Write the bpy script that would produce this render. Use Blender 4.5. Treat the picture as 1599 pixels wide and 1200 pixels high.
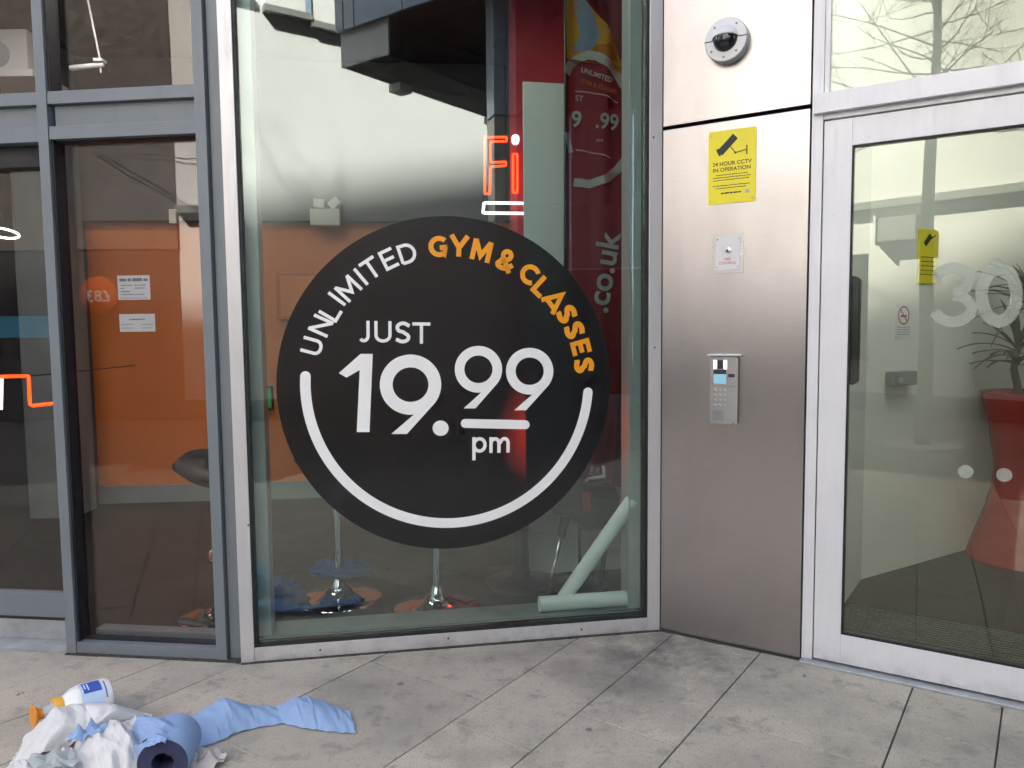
import bpy, bmesh, math, random
from math import sin, cos, pi, radians, atan2, sqrt
from mathutils import Vector, Matrix, noise
random.seed(7)
for o in list(bpy.data.objects): bpy.data.objects.remove(o)
S = bpy.context.scene
COL = S.collection

# ------------------------------------------------------------------ camera
W, H, F = 1599.0, 1200.0, 1180.0
PITCH, ROLL, HC = 0.0752477, -0.0095812, 1.45
CAM = Vector((0, 0, HC))
fwd = Vector((0, cos(PITCH), -sin(PITCH))); rt0 = Vector((1, 0, 0)); up0 = rt0.cross(fwd)
RT = cos(ROLL)*rt0 + sin(ROLL)*up0
UP = -sin(ROLL)*rt0 + cos(ROLL)*up0
cam = bpy.data.cameras.new('camera'); cob = bpy.data.objects.new('camera', cam); COL.objects.link(cob)
m = Matrix((RT, UP, -fwd)).transposed().to_4x4(); m.translation = CAM
cob.matrix_world = m
cam.sensor_width = 36; cam.lens = F/W*36; cam.clip_start = 0.05; cam.clip_end = 500
S.camera = cob

# ------------------------------------------------------------------ sky, sun, exposure
SUN_EL, SUN_DIR = radians(42), Vector((-0.62, 0.785))        # horizontal direction towards the sun
wd = bpy.data.worlds.new('World'); S.world = wd; wd.use_nodes = True
nt = wd.node_tree
sky = nt.nodes.new('ShaderNodeTexSky'); sky.sky_type = 'NISHITA'; sky.sun_disc = False
sky.dust_density = 3.5; sky.ozone_density = 0.7; sky.air_density = 0.9; sky.sun_elevation = SUN_EL; sky.sun_rotation = atan2(SUN_DIR.x, SUN_DIR.y)
bg = nt.nodes['Background']; bg.inputs[1].default_value = 0.075
nt.links.new(sky.outputs[0], bg.inputs[0])
sl = bpy.data.lights.new('sun', 'SUN'); sl.energy = 5.0; sl.angle = radians(1.6); sl.color = (1, .96, .90)
so = bpy.data.objects.new('sun', sl); COL.objects.link(so)
so.rotation_euler = Vector((SUN_DIR.x*cos(SUN_EL), SUN_DIR.y*cos(SUN_EL), sin(SUN_EL))).to_track_quat('Z', 'Y').to_euler()
S.view_settings.view_transform = 'Standard'; S.view_settings.look = 'None'
S.view_settings.gamma = 1; S.view_settings.use_curve_mapping = False
S.view_settings.exposure = 3.05
S.render.engine = 'CYCLES'
S.cycles.max_bounces = 8; S.cycles.transparent_max_bounces = 16
S.cycles.glossy_bounces = 4; S.cycles.diffuse_bounces = 3; S.cycles.transmission_bounces = 4
S.cycles.sample_clamp_indirect = 2.0
S.cycles.use_adaptive_sampling = True; S.cycles.adaptive_threshold = 0.014; S.cycles.adaptive_min_samples = 24
S.cycles.use_denoising = True
S.cycles.caustics_reflective = False; S.cycles.caustics_refractive = False

# ------------------------------------------------------------------ measured geometry
def ray(px, py): return RT*((px-W/2)/F) + UP*((H/2-py)/F) + fwd
def gnd(px, py, z=0.0):
    v = ray(px, py); return CAM + v*((z-HC)/v.z)
class Frame:
    """a wall plane standing on the ground: x along the wall, y into the building, z up"""
    def __init__(s, o, ang):
        s.o = Vector((o[0], o[1], 0)); s.ang = ang
        s.u = Vector((cos(ang), sin(ang), 0)); s.n = Vector((-sin(ang), cos(ang), 0))
    def L(s, px, py, w=0.0):
        v = ray(px, py); t = ((s.o-CAM).dot(s.n)+w)/v.dot(s.n); p = CAM+v*t-s.o
        return Vector((p.dot(s.u), w, p.z))
    def P(s, u, w, z): return s.o + s.u*u + s.n*w + Vector((0, 0, z))
FA = Frame((-1.262, 3.227), atan2(-0.123, 0.992))
FB = Frame((-1.190, 3.190), atan2(0.167, 0.986))
FC = Frame((0.694, 3.512), atan2(-0.529, 0.849))

# ------------------------------------------------------------------ materials
MATS = {}
def nodes(name):
    mt = bpy.data.materials.new(name); mt.use_nodes = True; MATS[name] = mt
    n = mt.node_tree; return mt, n, n.nodes['Principled BSDF']
def mix_rgb(n, fac, a, b, mode='MIX'):
    x = n.nodes.new('ShaderNodeMix'); x.data_type = 'RGBA'; x.blend_type = mode
    for i, v in ((0, fac), (6, a), (7, b)):
        if isinstance(v, (int, float)): x.inputs[i].default_value = v
        elif isinstance(v, tuple): x.inputs[i].default_value = (*v, 1)
        else: n.links.new(v, x.inputs[i])
    return x.outputs[2]
def noise_tex(n, scale, detail=4, rough=.55, coord='Object', sc=(1, 1, 1)):
    if coord == 'World':
        g = n.nodes.new('ShaderNodeNewGeometry'); src = g.outputs['Position']
    else:
        t = n.nodes.new('ShaderNodeTexCoord'); src = t.outputs[coord]
    mp = n.nodes.new('ShaderNodeMapping'); mp.inputs['Scale'].default_value = sc; n.links.new(src, mp.inputs[0])
    x = n.nodes.new('ShaderNodeTexNoise'); x.inputs['Scale'].default_value = scale
    x.inputs['Detail'].default_value = detail; x.inputs['Roughness'].default_value = rough
    n.links.new(mp.outputs[0], x.inputs[0]); return x.outputs[0]
def ramp(n, v, a, b, ca=0.0, cb=1.0):
    r = n.nodes.new('ShaderNodeMapRange'); r.inputs[1].default_value = a; r.inputs[2].default_value = b
    r.inputs[3].default_value = ca; r.inputs[4].default_value = cb; n.links.new(v, r.inputs[0]); return r.outputs[0]
def math_n(n, op, a, b=0.0):
    x = n.nodes.new('ShaderNodeMath'); x.operation = op
    for i, v in ((0, a), (1, b)):
        if isinstance(v, (int, float)): x.inputs[i].default_value = v
        else: n.links.new(v, x.inputs[i])
    return x.outputs[0]
def bump(n, p, h, strength, dist=.01):
    b = n.nodes.new('ShaderNodeBump'); b.inputs['Strength'].default_value = strength; b.inputs['Distance'].default_value = dist
    n.links.new(h, b.inputs['Height']); n.links.new(b.outputs[0], p.inputs['Normal'])
def mat(name, col, rough=.5, metal=0.0, var=.08, vs=6.0, bmp=0.0, bs=80.0, spec=.5, emis=None, es=0.0, coat=0.0):
    mt, n, p = nodes(name)
    if var:
        f = noise_tex(n, vs)
        c = mix_rgb(n, ramp(n, f, .3, .7), tuple(max(0, x*(1-var)) for x in col), tuple(min(1, x*(1+var)) for x in col))
        n.links.new(c, p.inputs['Base Color'])
        n.links.new(ramp(n, noise_tex(n, vs*2.3), .3, .7, max(.02, rough*.8), min(1, rough*1.2)), p.inputs['Roughness'])
    else:
        p.inputs['Base Color'].default_value = (*col, 1); p.inputs['Roughness'].default_value = rough
    p.inputs['Metallic'].default_value = metal; p.inputs['Specular IOR Level'].default_value = spec
    p.inputs['Coat Weight'].default_value = coat
    if emis: p.inputs['Emission Color'].default_value = (*emis, 1); p.inputs['Emission Strength'].default_value = es
    if bmp: bump(n, p, noise_tex(n, bs, 3), bmp, .004)
    return mt
def glass(name, tint, r0, gl=(1, 1, 1), grime=0.0):
    """thin sheet glass: clear tinted passage plus a mirror share that grows at grazing angles"""
    mt = bpy.data.materials.new(name); mt.use_nodes = True; MATS[name] = mt; n = mt.node_tree
    n.nodes.remove(n.nodes['Principled BSDF']); out = n.nodes['Material Output']
    tr = n.nodes.new('ShaderNodeBsdfTransparent'); tr.inputs[0].default_value = (*tint, 1)
    gs = n.nodes.new('ShaderNodeBsdfGlossy'); gs.inputs['Roughness'].default_value = 0.0; gs.inputs[0].default_value = (*gl, 1)
    lw = n.nodes.new('ShaderNodeLayerWeight'); lw.inputs[0].default_value = .5
    p5 = math_n(n, 'POWER', lw.outputs['Facing'], 5.0)
    fac = math_n(n, 'ADD', math_n(n, 'MULTIPLY', p5, 1-r0), r0)
    nz = noise_tex(n, 1.6, 2)                                     # sheets are never quite flat
    b = n.nodes.new('ShaderNodeBump'); b.inputs['Strength'].default_value = .05; b.inputs['Distance'].default_value = .004
    n.links.new(nz, b.inputs['Height']); n.links.new(b.outputs[0], gs.inputs['Normal'])
    mx = n.nodes.new('ShaderNodeMixShader'); n.links.new(fac, mx.inputs[0]); n.links.new(tr.outputs[0], mx.inputs[1]); n.links.new(gs.outputs[0], mx.inputs[2])
    last = mx.outputs[0]
    if grime:
        df = n.nodes.new('ShaderNodeBsdfDiffuse'); df.inputs[0].default_value = (.55, .55, .52, 1)
        g2 = n.nodes.new('ShaderNodeMixShader')
        n.links.new(ramp(n, noise_tex(n, 3.5, 6, .65, 'Object', (1, 1, .35)), .45, .8, 0, grime), g2.inputs[0])
        n.links.new(last, g2.inputs[1]); n.links.new(df.outputs[0], g2.inputs[2]); last = g2.outputs[0]
    n.links.new(last, out.inputs[0]); return mt

glass('glass_grey', (.88, .88, .885), .046, (1, .96, .9), .012)
glass('glass_green', (.80, .875, .85), .105, (.97, 1, .985), .006)
glass('glass_olive', (.90, .925, .88), .068, (1, 1, .90), .006)
def m_frame(name, col, rough, metal):
    mt, n, p = nodes(name)
    c = mix_rgb(n, ramp(n, noise_tex(n, 3), .3, .7), tuple(x*.95 for x in col), tuple(x*1.04 for x in col))
    streak = noise_tex(n, 9, 5, .65, 'World', (6, 6, .5))
    c = mix_rgb(n, ramp(n, streak, .52, .75, 0, .12), c, tuple(x*.6 for x in col))
    spk = noise_tex(n, 120, 2, .5, 'World')
    c = mix_rgb(n, ramp(n, spk, .735, .78, 0, .5), c, (.09, .08, .075))
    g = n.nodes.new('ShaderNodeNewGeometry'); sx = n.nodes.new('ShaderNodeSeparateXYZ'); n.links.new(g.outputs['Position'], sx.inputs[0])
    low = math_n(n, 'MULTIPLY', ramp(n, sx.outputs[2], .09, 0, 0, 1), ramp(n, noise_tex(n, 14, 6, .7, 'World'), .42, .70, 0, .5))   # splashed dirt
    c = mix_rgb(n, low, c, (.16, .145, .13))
    n.links.new(c, p.inputs['Base Color']); p.inputs['Metallic'].default_value = metal
    n.links.new(ramp(n, streak, .35, .7, rough*.85, rough*1.35), p.inputs['Roughness'])
    bump(n, p, noise_tex(n, 260, 2), .03, .002)
m_frame('frame_grey', (.165, .187, .215), .42, 0.0); m_frame('frame_silver', (.62, .605, .62), .38, .40); m_frame('frame_pale', (.74, .735, .77), .4, .10)
mat('rubber', (.012, .013, .016), .6)
mat('threshold_metal', (.42, .44, .46), .38, .6, .2, 9)
mat('mat_bar', (.16, .16, .15), .45, .5, .3, 30)
mat('dark_gap', (.006, .006, .007), .9)
mat('vinyl_black', (.016, .017, .019), .2, 0, .1, 3, 0, 80, .5)
def m_perf():
    mt, n, p = nodes('vinyl_perforated'); p.inputs['Base Color'].default_value = (.017, .018, .02, 1); p.inputs['Roughness'].default_value = .16
    t = n.nodes.new('ShaderNodeBsdfTransparent'); mx = n.nodes.new('ShaderNodeMixShader'); mx.inputs[0].default_value = .80
    n.links.new(t.outputs[0], mx.inputs[1]); n.links.new(p.outputs[0], mx.inputs[2]); n.links.new(mx.outputs[0], n.nodes['Material Output'].inputs[0])
m_perf()
def m_glow():  # added red emission fading outward, real source unknown
    mt, n, p = nodes('added_red_glow'); p.inputs['Base Color'].default_value = (.1, .005, .005, 1)
    tc_ = n.nodes.new('ShaderNodeTexCoord'); mp = n.nodes.new('ShaderNodeMapping'); mp.inputs['Location'].default_value = (-1, -1, -1); mp.inputs['Scale'].default_value = (2, 2, 2)
    n.links.new(tc_.outputs['Generated'], mp.inputs[0]); g = n.nodes.new('ShaderNodeTexGradient'); g.gradient_type = 'SPHERICAL'
    cmb = n.nodes.new('ShaderNodeVectorMath'); cmb.operation = 'MULTIPLY'; cmb.inputs[1].default_value = (1, 0, 1); n.links.new(mp.outputs[0], cmb.inputs[0]); n.links.new(cmb.outputs[0], g.inputs[0])
    p.inputs['Emission Color'].default_value = (1, .05, .03, 1)
    n.links.new(math_n(n, 'MULTIPLY', math_n(n, 'POWER', g.outputs['Fac'], 1.4), 2.2), p.inputs['Emission Strength'])
m_glow()
mat('vinyl_white', (.86, .86, .88), .4, 0, .02)
mat('vinyl_orange', (.86, .34, .012), .4, 0, .03)
def m_frost():
    mt, n, p = nodes('frosted'); p.inputs['Base Color'].default_value = (.55, .60, .52, 1); p.inputs['Roughness'].default_value = .7
    t = n.nodes.new('ShaderNodeBsdfTransparent'); mx = n.nodes.new('ShaderNodeMixShader'); mx.inputs[0].default_value = .33
    n.links.new(t.outputs[0], mx.inputs[1]); n.links.new(p.outputs[0], mx.inputs[2]); n.links.new(mx.outputs[0], n.nodes['Material Output'].inputs[0])
m_frost()
mat('white_plastic', (.72, .72, .74), .35, 0, .03)
mat('white_paper', (.75, .75, .77), .7, 0, .03)
mat('cream_plastic', (.55, .53, .43), .5)
mat('ink_grey', (.22, .22, .24), .7, 0, 0)
mat('ink_faint', (.42, .42, .45), .7, 0, 0)
mat('ink_black', (.025, .025, .028), .6, 0, 0)
mat('ink_red', (.5, .05, .04), .6, 0, 0)
mat('sign_yellow', (.85, .72, .02), .38, 0, .03)
mat('dome_smoke', (.015, .015, .02), .08, 0, 0, spec=.7)
mat('chrome', (.75, .75, .77), .08, 1, .03)
mat('plate_steel', (.45, .44, .435), .3, .85, .08)
mat('screen_blue', (.25, .5, .62), .3, 0, 0, emis=(.30, .62, .80), es=.03)
mat('led_white', (.8, .85, .95), .3, 0, 0, emis=(.85, .93, 1), es=.4)
mat('neon_red', (.9, .1, .02), .4, 0, 0, emis=(1, .045, .004), es=.62)
mat('neon_white', (.9, .9, .9), .4, 0, 0, emis=(1, .97, .93), es=.33)
mat('lamp_white', (.9, .9, .9), .4, 0, 0, emis=(1, .96, .9), es=1.5)
mat('exit_green', (.02, .3, .1), .4, 0, 0, emis=(.03, .5, .16), es=.02)
mat('added_lobby_glow', (.9, .9, .9), .4, 0, 0, emis=(.97, 1, 1), es=1.9)  # emission of the added lobby panel
mat('added_strip_glow', (.9, .9, .9), .4, 0, 0, emis=(1, .93, .84), es=3.6)  # emission of the strips added to brighten the gym
mat('added_strip_glow_left', (.9, .9, .9), .4, 0, 0, emis=(1, .93, .84), es=8.0)  # stronger emission for the strips added behind the left panes
mat('lamp_warm', (.9, .8, .7), .4, 0, 0, emis=(1, .8, .6), es=.4)
mat('orange_paint', (.62, .175, .04), .55, 0, .05, 2)
mat('dark_orange', (.42, .09, .012), .5)
mat('gym_grey', (.10, .10, .108), .8, 0, .06, 1.5)
mat('gym_red', (.45, .02, .04), .6, 0, .1, 2)
mat('skirting_grey', (.22, .25, .25), .5)
mat('white_wall', (.84, .85, .86), .6, 0, .03, 1.5)
mat('lobby_white', (.78, .79, .74), .5, 0, .03, 1.2)
mat('black_plastic', (.018, .018, .02), .4)
mat('black_leather', (.02, .02, .022), .45)
mat('red_gloss', (.33, .009, .007), .22, 0, .05, 2, coat=.3)
mat('leaf_dark', (.035, .06, .03), .45, 0, .3, 30)
mat('soil', (.02, .015, .01), .9)
mat('tube_white', (.90, .90, .89), .5, 0, .04, 20)
mat('blue_cloth', (.05, .09, .24), .8, 0, .2, 30, .3, 300)
mat('bottle_white', (.78, .79, .80), .3, 0, .03, 20, spec=.5)
mat('cap_orange', (.78, .27, .01), .35)
mat('collar_yellow', (.85, .42, .03), .35)
mat('label_blue', (.03, .09, .45), .4)
mat('label_pale', (.55, .66, .85), .4)
mat('neck_grey', (.4, .43, .46), .35)
mat('roll_core', (.035, .04, .10), .8)
mat('cable_black', (.02, .02, .02), .6)
mat('bark', (.10, .09, .075), .85, 0, .3, 25, .5, 60)
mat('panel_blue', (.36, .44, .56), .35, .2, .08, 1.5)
mat('panel_navy', (.08, .10, .14), .35, .2, .08, 1.5)
mat('panel_pale', (.66, .68, .70), .5)
mat('column_blue', (.50, .58, .72), .3, .2, .05, 1)
mat('column_steel', (.55, .50, .47), .35, .3, .08, 2)
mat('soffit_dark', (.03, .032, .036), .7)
mat('panel_grey', (.22, .23, .24), .5)
mat('brick_brown', (.085, .07, .062), .85, 0, .25, 4)
mat('render_cream', (.72, .715, .69), .85, 0, .04, .8, .05, 60)
mat('ledge_grey', (.22, .22, .21), .7)
mat('fascia_black', (.02, .02, .022), .4)
mat('fascia_teal', (.015, .16, .26), .4, emis=(.02, .30, .50), es=.22)  # emission added so the band shows in the glass
mat('shop_orange', (.40, .07, .012), .45, emis=(1, .10, .01), es=.015)  # trace of emission added so the round sign shows in the glass
mat('window_dark', (.03, .035, .04), .12, 0, .2, 1)
mat('plinth_dark', (.015, .015, .016), .6)
mat('pale_panel', (.60, .60, .55), .6)
mat('joint_sand', (.42, .37, .29), .95, 0, .3, 60)
mat('contact_shade_dark', (.04, .037, .033), .95, 0, .5, 40)  # near-black colour standing in for contact shade
mat('mortar', (.07, .065, .06), .95, 0, .25, 30)
mat('tarmac', (.075, .073, .07), .9, 0, .2, 3, .2, 120)

def m_slab():
    mt, n, p = nodes('slab_stone')
    oi = n.nodes.new('ShaderNodeObjectInfo')
    base = mix_rgb(n, oi.outputs['Random'], (.43, .382, .318), (.60, .53, .43))
    fine = noise_tex(n, 160, 3, .7, 'World')
    base = mix_rgb(n, ramp(n, fine, .38, .62, 0, .55), base, (.28, .255, .225))
    grit = noise_tex(n, 420, 2, .6, 'World')
    base = mix_rgb(n, ramp(n, grit, .60, .72, 0, .5), base, (.66, .62, .55))
    blot = noise_tex(n, 1.9, 8, .66, 'World')
    base = mix_rgb(n, ramp(n, blot, .45, .66, 0, .6), base, (.185, .175, .165))
    b2 = noise_tex(n, 7.0, 8, .7, 'World')
    base = mix_rgb(n, ramp(n, b2, .54, .66, 0, .5), base, (.14, .134, .13))
    b3 = noise_tex(n, 30.0, 6, .7, 'World')
    base = mix_rgb(n, ramp(n, b3, .56, .70, 0, .5), base, (.15, .145, .14))
    # spill beside the pillar foot
    g = n.nodes.new('ShaderNodeNewGeometry')
    d = n.nodes.new('ShaderNodeVectorMath'); d.operation = 'DISTANCE'; d.inputs[1].default_value = (.62, 3.28, 0)
    n.links.new(g.outputs['Position'], d.inputs[0])
    near = ramp(n, d.outputs['Value'], .62, .05, 0, 1)
    st = math_n(n, 'MULTIPLY', near, ramp(n, noise_tex(n, 5, 8, .68, 'World'), .34, .60, 0, .85))
    base = mix_rgb(n, st, base, (.085, .082, .085))
    # chewing gum spots
    v = n.nodes.new('ShaderNodeTexVoronoi'); v.inputs['Scale'].default_value = 4.2; v.inputs['Randomness'].default_value = 1
    n.links.new(g.outputs['Position'], v.inputs[0])
    wob = math_n(n, 'ADD', v.outputs['Distance'], math_n(n, 'MULTIPLY', math_n(n, 'SUBTRACT', noise_tex(n, 40, 2, .5, 'World'), .5), .16))
    base = mix_rgb(n, ramp(n, wob, .055, .045, 0, .7), base, (.10, .097, .10))
    n.links.new(base, p.inputs['Base Color']); p.inputs['Roughness'].default_value = .72
    n.links.new(ramp(n, blot, .45, .7, .78, .5), p.inputs['Roughness'])
    h = math_n(n, 'ADD', math_n(n, 'MULTIPLY', fine, .6), math_n(n, 'MULTIPLY', noise_tex(n, 18, 4, .6, 'World'), 1.2))
    bump(n, p, h, .28, .004)
m_slab()
def m_steel():
    mt, n, p = nodes('brushed_steel')
    br = noise_tex(n, 5, 6, .7, 'Object', (1.2, 1, 90))
    smear = noise_tex(n, 2.2, 5, .6, 'Object', (1, 1, .6))
    c = mix_rgb(n, ramp(n, br, .35, .65), (.475, .443, .435), (.52, .487, .48))
    c = mix_rgb(n, ramp(n, smear, .48, .68, 0, .5), c, (.40, .366, .355))
    n.links.new(c, p.inputs['Base Color'])
    p.inputs['Metallic'].default_value = 1
    n.links.new(ramp(n, smear, .35, .7, .29, .36), p.inputs['Roughness'])
    p.inputs['Anisotropic'].default_value = .55
    bump(n, p, noise_tex(n, 2.4, 3, .5, 'Object', (1.6, 1, .7)), .35, .006)
    tg = n.nodes.new('ShaderNodeTangent'); tg.direction_type = 'UV_MAP'; n.links.new(tg.outputs[0], p.inputs['Tangent'])
m_steel()
def m_paper(name, col, trans=.25):
    mt, n, p = nodes(name)
    f = noise_tex(n, 25, 4); c = mix_rgb(n, ramp(n, f, .3, .7), tuple(x*.9 for x in col), col)
    n.links.new(c, p.inputs['Base Color']); p.inputs['Roughness'].default_value = .75
    bump(n, p, noise_tex(n, 90, 4, .6), .25, .003)
    t = n.nodes.new('ShaderNodeBsdfTranslucent'); t.inputs[0].default_value = (*col, 1)
    mx = n.nodes.new('ShaderNodeMixShader'); mx.inputs[0].default_value = trans
    n.links.new(p.outputs[0], mx.inputs[1]); n.links.new(t.outputs[0], mx.inputs[2]); n.links.new(mx.outputs[0], n.nodes['Material Output'].inputs[0])
m_paper('blue_paper', (.38, .54, .84)); m_paper('white_sheet', (.93, .92, .92), .35); m_paper('beige_paper', (.66, .61, .58)); m_paper('grey_sheet', (.50, .54, .54))
m_paper('flag_red', (.32, .028, .04)); m_paper('flag_dark', (.15, .012, .02)); m_paper('flag_orange', (.72, .33, .04)); m_paper('flag_amber', (.62, .19, .02)); m_paper('flag_blue', (.30, .35, .52)); m_paper('flag_white', (.62, .57, .57))
def m_floor():
    mt, n, p = nodes('gym_floor')
    f = noise_tex(n, 3, 4); c = mix_rgb(n, ramp(n, f, .3, .7), (.020, .018, .018), (.034, .030, .028))
    n.links.new(c, p.inputs['Base Color']); p.inputs['Roughness'].default_value = .5; p.inputs['Specular IOR Level'].default_value = .3
m_floor()

# ------------------------------------------------------------------ building helpers
class MB:
    def __init__(s): s.v = []; s.f = []
    def add(s, vs, fs):
        k = len(s.v); s.v += [tuple(x) for x in vs]; s.f += [tuple(i+k for i in f) for f in fs]; return s
    def box(s, x0, x1, y0, y1, z0, z1):
        return s.add([(x0,y0,z0),(x1,y0,z0),(x1,y1,z0),(x0,y1,z0),(x0,y0,z1),(x1,y0,z1),(x1,y1,z1),(x0,y1,z1)],
                     [(0,3,2,1),(4,5,6,7),(0,1,5,4),(1,2,6,5),(2,3,7,6),(3,0,4,7)])
    def prism(s, pts, z0, z1):
        n = len(pts); a = sum(pts[i][0]*pts[(i+1)%n][1]-pts[(i+1)%n][0]*pts[i][1] for i in range(n))
        if a < 0: pts = pts[::-1]
        return s.add([(p[0],p[1],z0) for p in pts]+[(p[0],p[1],z1) for p in pts],
                     [tuple(range(n))[::-1], tuple(range(n, 2*n))]+[(i,(i+1)%n,n+(i+1)%n,n+i) for i in range(n)])
    def slab_xz(s, pts, y0, y1):
        """polygon in the x-z plane, y0 front (towards viewer) to y1 back"""
        n = len(pts); a = sum(pts[i][0]*pts[(i+1)%n][1]-pts[(i+1)%n][0]*pts[i][1] for i in range(n))
        if a < 0: pts = pts[::-1]
        return s.add([(p[0],y0,p[1]) for p in pts]+[(p[0],y1,p[1]) for p in pts],
                     [tuple(range(n)), tuple(range(n, 2*n))[::-1]]+[(i,n+i,n+(i+1)%n,(i+1)%n) for i in range(n)])
    def tube(s, path, r, n=10, cap=True):
        path = [Vector(p) for p in path]; k = len(path); rs = r if isinstance(r, (list, tuple)) else [r]*k
        rings = []; prev = None
        for i, p in enumerate(path):
            t = (path[min(i+1, k-1)]-path[max(i-1, 0)]).normalized()
            if prev is None: a = t.orthogonal().normalized()
            else: a = (prev-t*prev.dot(t)).normalized()
            prev = a; b = t.cross(a)
            rings.append([p+(a*cos(2*pi*j/n)+b*sin(2*pi*j/n))*rs[i] for j in range(n)])
        vs = [q for rr in rings for q in rr]
        fs = [(i*n+j, i*n+(j+1)%n, (i+1)*n+(j+1)%n, (i+1)*n+j) for i in range(k-1) for j in range(n)]
        if cap: fs += [tuple(range(n))[::-1], tuple(range((k-1)*n, k*n))]
        return s.add(vs, fs)
    def lathe(s, prof, n=32, M=Matrix(), cap=True):
        vs = [M @ Vector((r*cos(2*pi*j/n), r*sin(2*pi*j/n), z)) for r, z in prof for j in range(n)]
        k = len(prof); fs = [(i*n+j, i*n+(j+1)%n, (i+1)*n+(j+1)%n, (i+1)*n+j) for i in range(k-1) for j in range(n)]
        if cap: fs += [tuple(range(n))[::-1], tuple(range((k-1)*n, k*n))]
        return s.add(vs, fs)
    def grid(s, P):
        a = len(P); b = len(P[0])
        return s.add([q for r in P for q in r], [(i*b+j, i*b+j+1, (i+1)*b+j+1, (i+1)*b+j) for i in range(a-1) for j in range(b-1)])
    def build(s, name, material, parent=None, bevel=0, smooth=False, uv=False, solid=0, loc=None, rotz=None):
        me = bpy.data.meshes.new(name); me.from_pydata(s.v, [], s.f)
        bm = bmesh.new(); bm.from_mesh(me)
        if bevel: bmesh.ops.bevel(bm, geom=bm.edges[:]+bm.verts[:], offset=bevel, segments=2, affect='EDGES', profile=.6, clamp_overlap=True)
        if uv:
            l = bm.loops.layers.uv.new('UVMap')
            for f in bm.faces:
                for lp in f.loops: lp[l].uv = (lp.vert.co.x, lp.vert.co.z)
        bm.to_mesh(me); bm.free()
        if smooth:
            for p in me.polygons: p.use_smooth = True
            if smooth != 'all': me.set_sharp_from_angle(angle=radians(35))
        me.materials.append(MATS[material])
        o = bpy.data.objects.new(name, me); COL.objects.link(o)
        if parent is not None: o.parent = parent
        if loc is not None: o.location = loc
        if rotz is not None: o.rotation_euler = (0, 0, rotz)
        if solid:
            md = o.modifiers.new('thickness', 'SOLIDIFY'); md.thickness = solid; md.offset = 0
        return o
def thing(name, label, cat, frame=None, loc=(0, 0, 0), rotz=0, group=None):
    o = bpy.data.objects.new(name, None); COL.objects.link(o); o.empty_display_size = .1
    if frame is not None: o.location = frame.o; o.rotation_euler = (0, 0, frame.ang)
    else: o.location = loc; o.rotation_euler = (0, 0, rotz)
    tag(o, label, cat, group); return o
def tag(o, label=None, cat=None, group=None, kind=None):
    if label: o['label'] = label
    if cat: o['category'] = cat
    if group: o['group'] = group
    if kind: o['kind'] = kind
    return o
def struct(mb, name, material, label=None, **k): return tag(mb.build(name, material, **k), label, None, None, 'structure')
def at(o, frame): o.location = frame.o; o.rotation_euler = (0, 0, frame.ang); return o
def copy_tree(o, parent=None):
    c = o.copy(); COL.objects.link(c); c.parent = parent
    for ch in o.children: copy_tree(ch, c)
    return c
def text_obj(body, size, material, parent, name, loc, rx=pi/2, thick=0.0, align='CENTER', rot=0.0, sx=1.0, extr=.0003):
    cu = bpy.data.curves.new('t', 'FONT'); cu.body = body; cu.size = size; cu.align_x = align; cu.align_y = 'CENTER'
    cu.offset = thick; cu.extrude = extr
    t = bpy.data.objects.new('t', cu); COL.objects.link(t)
    dg = bpy.context.evaluated_depsgraph_get(); me = bpy.data.meshes.new_from_object(t.evaluated_get(dg)); me.name = name
    bpy.data.objects.remove(t)
    me.transform(Matrix.Translation(loc) @ Matrix.Rotation(rx, 4, 'X') @ Matrix.Rotation(rot, 4, 'Z') @ Matrix.Diagonal((sx, 1, 1, 1)))
    me.materials.clear(); me.materials.append(MATS[material])
    o = bpy.data.objects.new(name, me); COL.objects.link(o); o.parent = parent; return o

def stroke(pts, wd, closed=False):
    """outline polygons (quads) of a flat pen stroke with mitred joints; pts are 2D"""
    pts = [Vector(p) for p in pts]; n = len(pts); out = []
    L = []; R = []
    for i in range(n):
        if closed: a, b = pts[i-1], pts[(i+1) % n]
        else: a, b = pts[max(i-1, 0)], pts[min(i+1, n-1)]
        d1 = (pts[i]-a); d2 = (b-pts[i])
        if d1.length < 1e-9: d1 = d2
        if d2.length < 1e-9: d2 = d1
        d1 = d1.normalized(); d2 = d2.normalized(); t = (d1+d2)
        t = t.normalized() if t.length > 1e-6 else d1
        nn = Vector((-t.y, t.x)); k = max(.45, nn.dot(Vector((-d1.y, d1.x)))); nn = nn*(wd/2/k)
        L.append(pts[i]+nn); R.append(pts[i]-nn)
    m = n if closed else n-1
    for i in range(m):
        j = (i+1) % n; out.append([R[i], R[j], L[j], L[i]])
    return out
def arc(cx, cy, rx, ry, a0, a1, n=24):
    return [(cx+rx*cos(radians(a0+(a1-a0)*i/n)), cy+ry*sin(radians(a0+(a1-a0)*i/n))) for i in range(n+1)]
def flat(polys_list, y, th, map2=lambda p: p):
    """polys_list: list of strokes (each a list of quads), each stroke laid a hair above the last"""
    mb = MB()
    for k, polys in enumerate(polys_list):
        yy = y - k*.00012
        for q in polys: mb.slab_xz([tuple(map2(p)) for p in q], yy-th, yy)
    return mb

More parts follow.
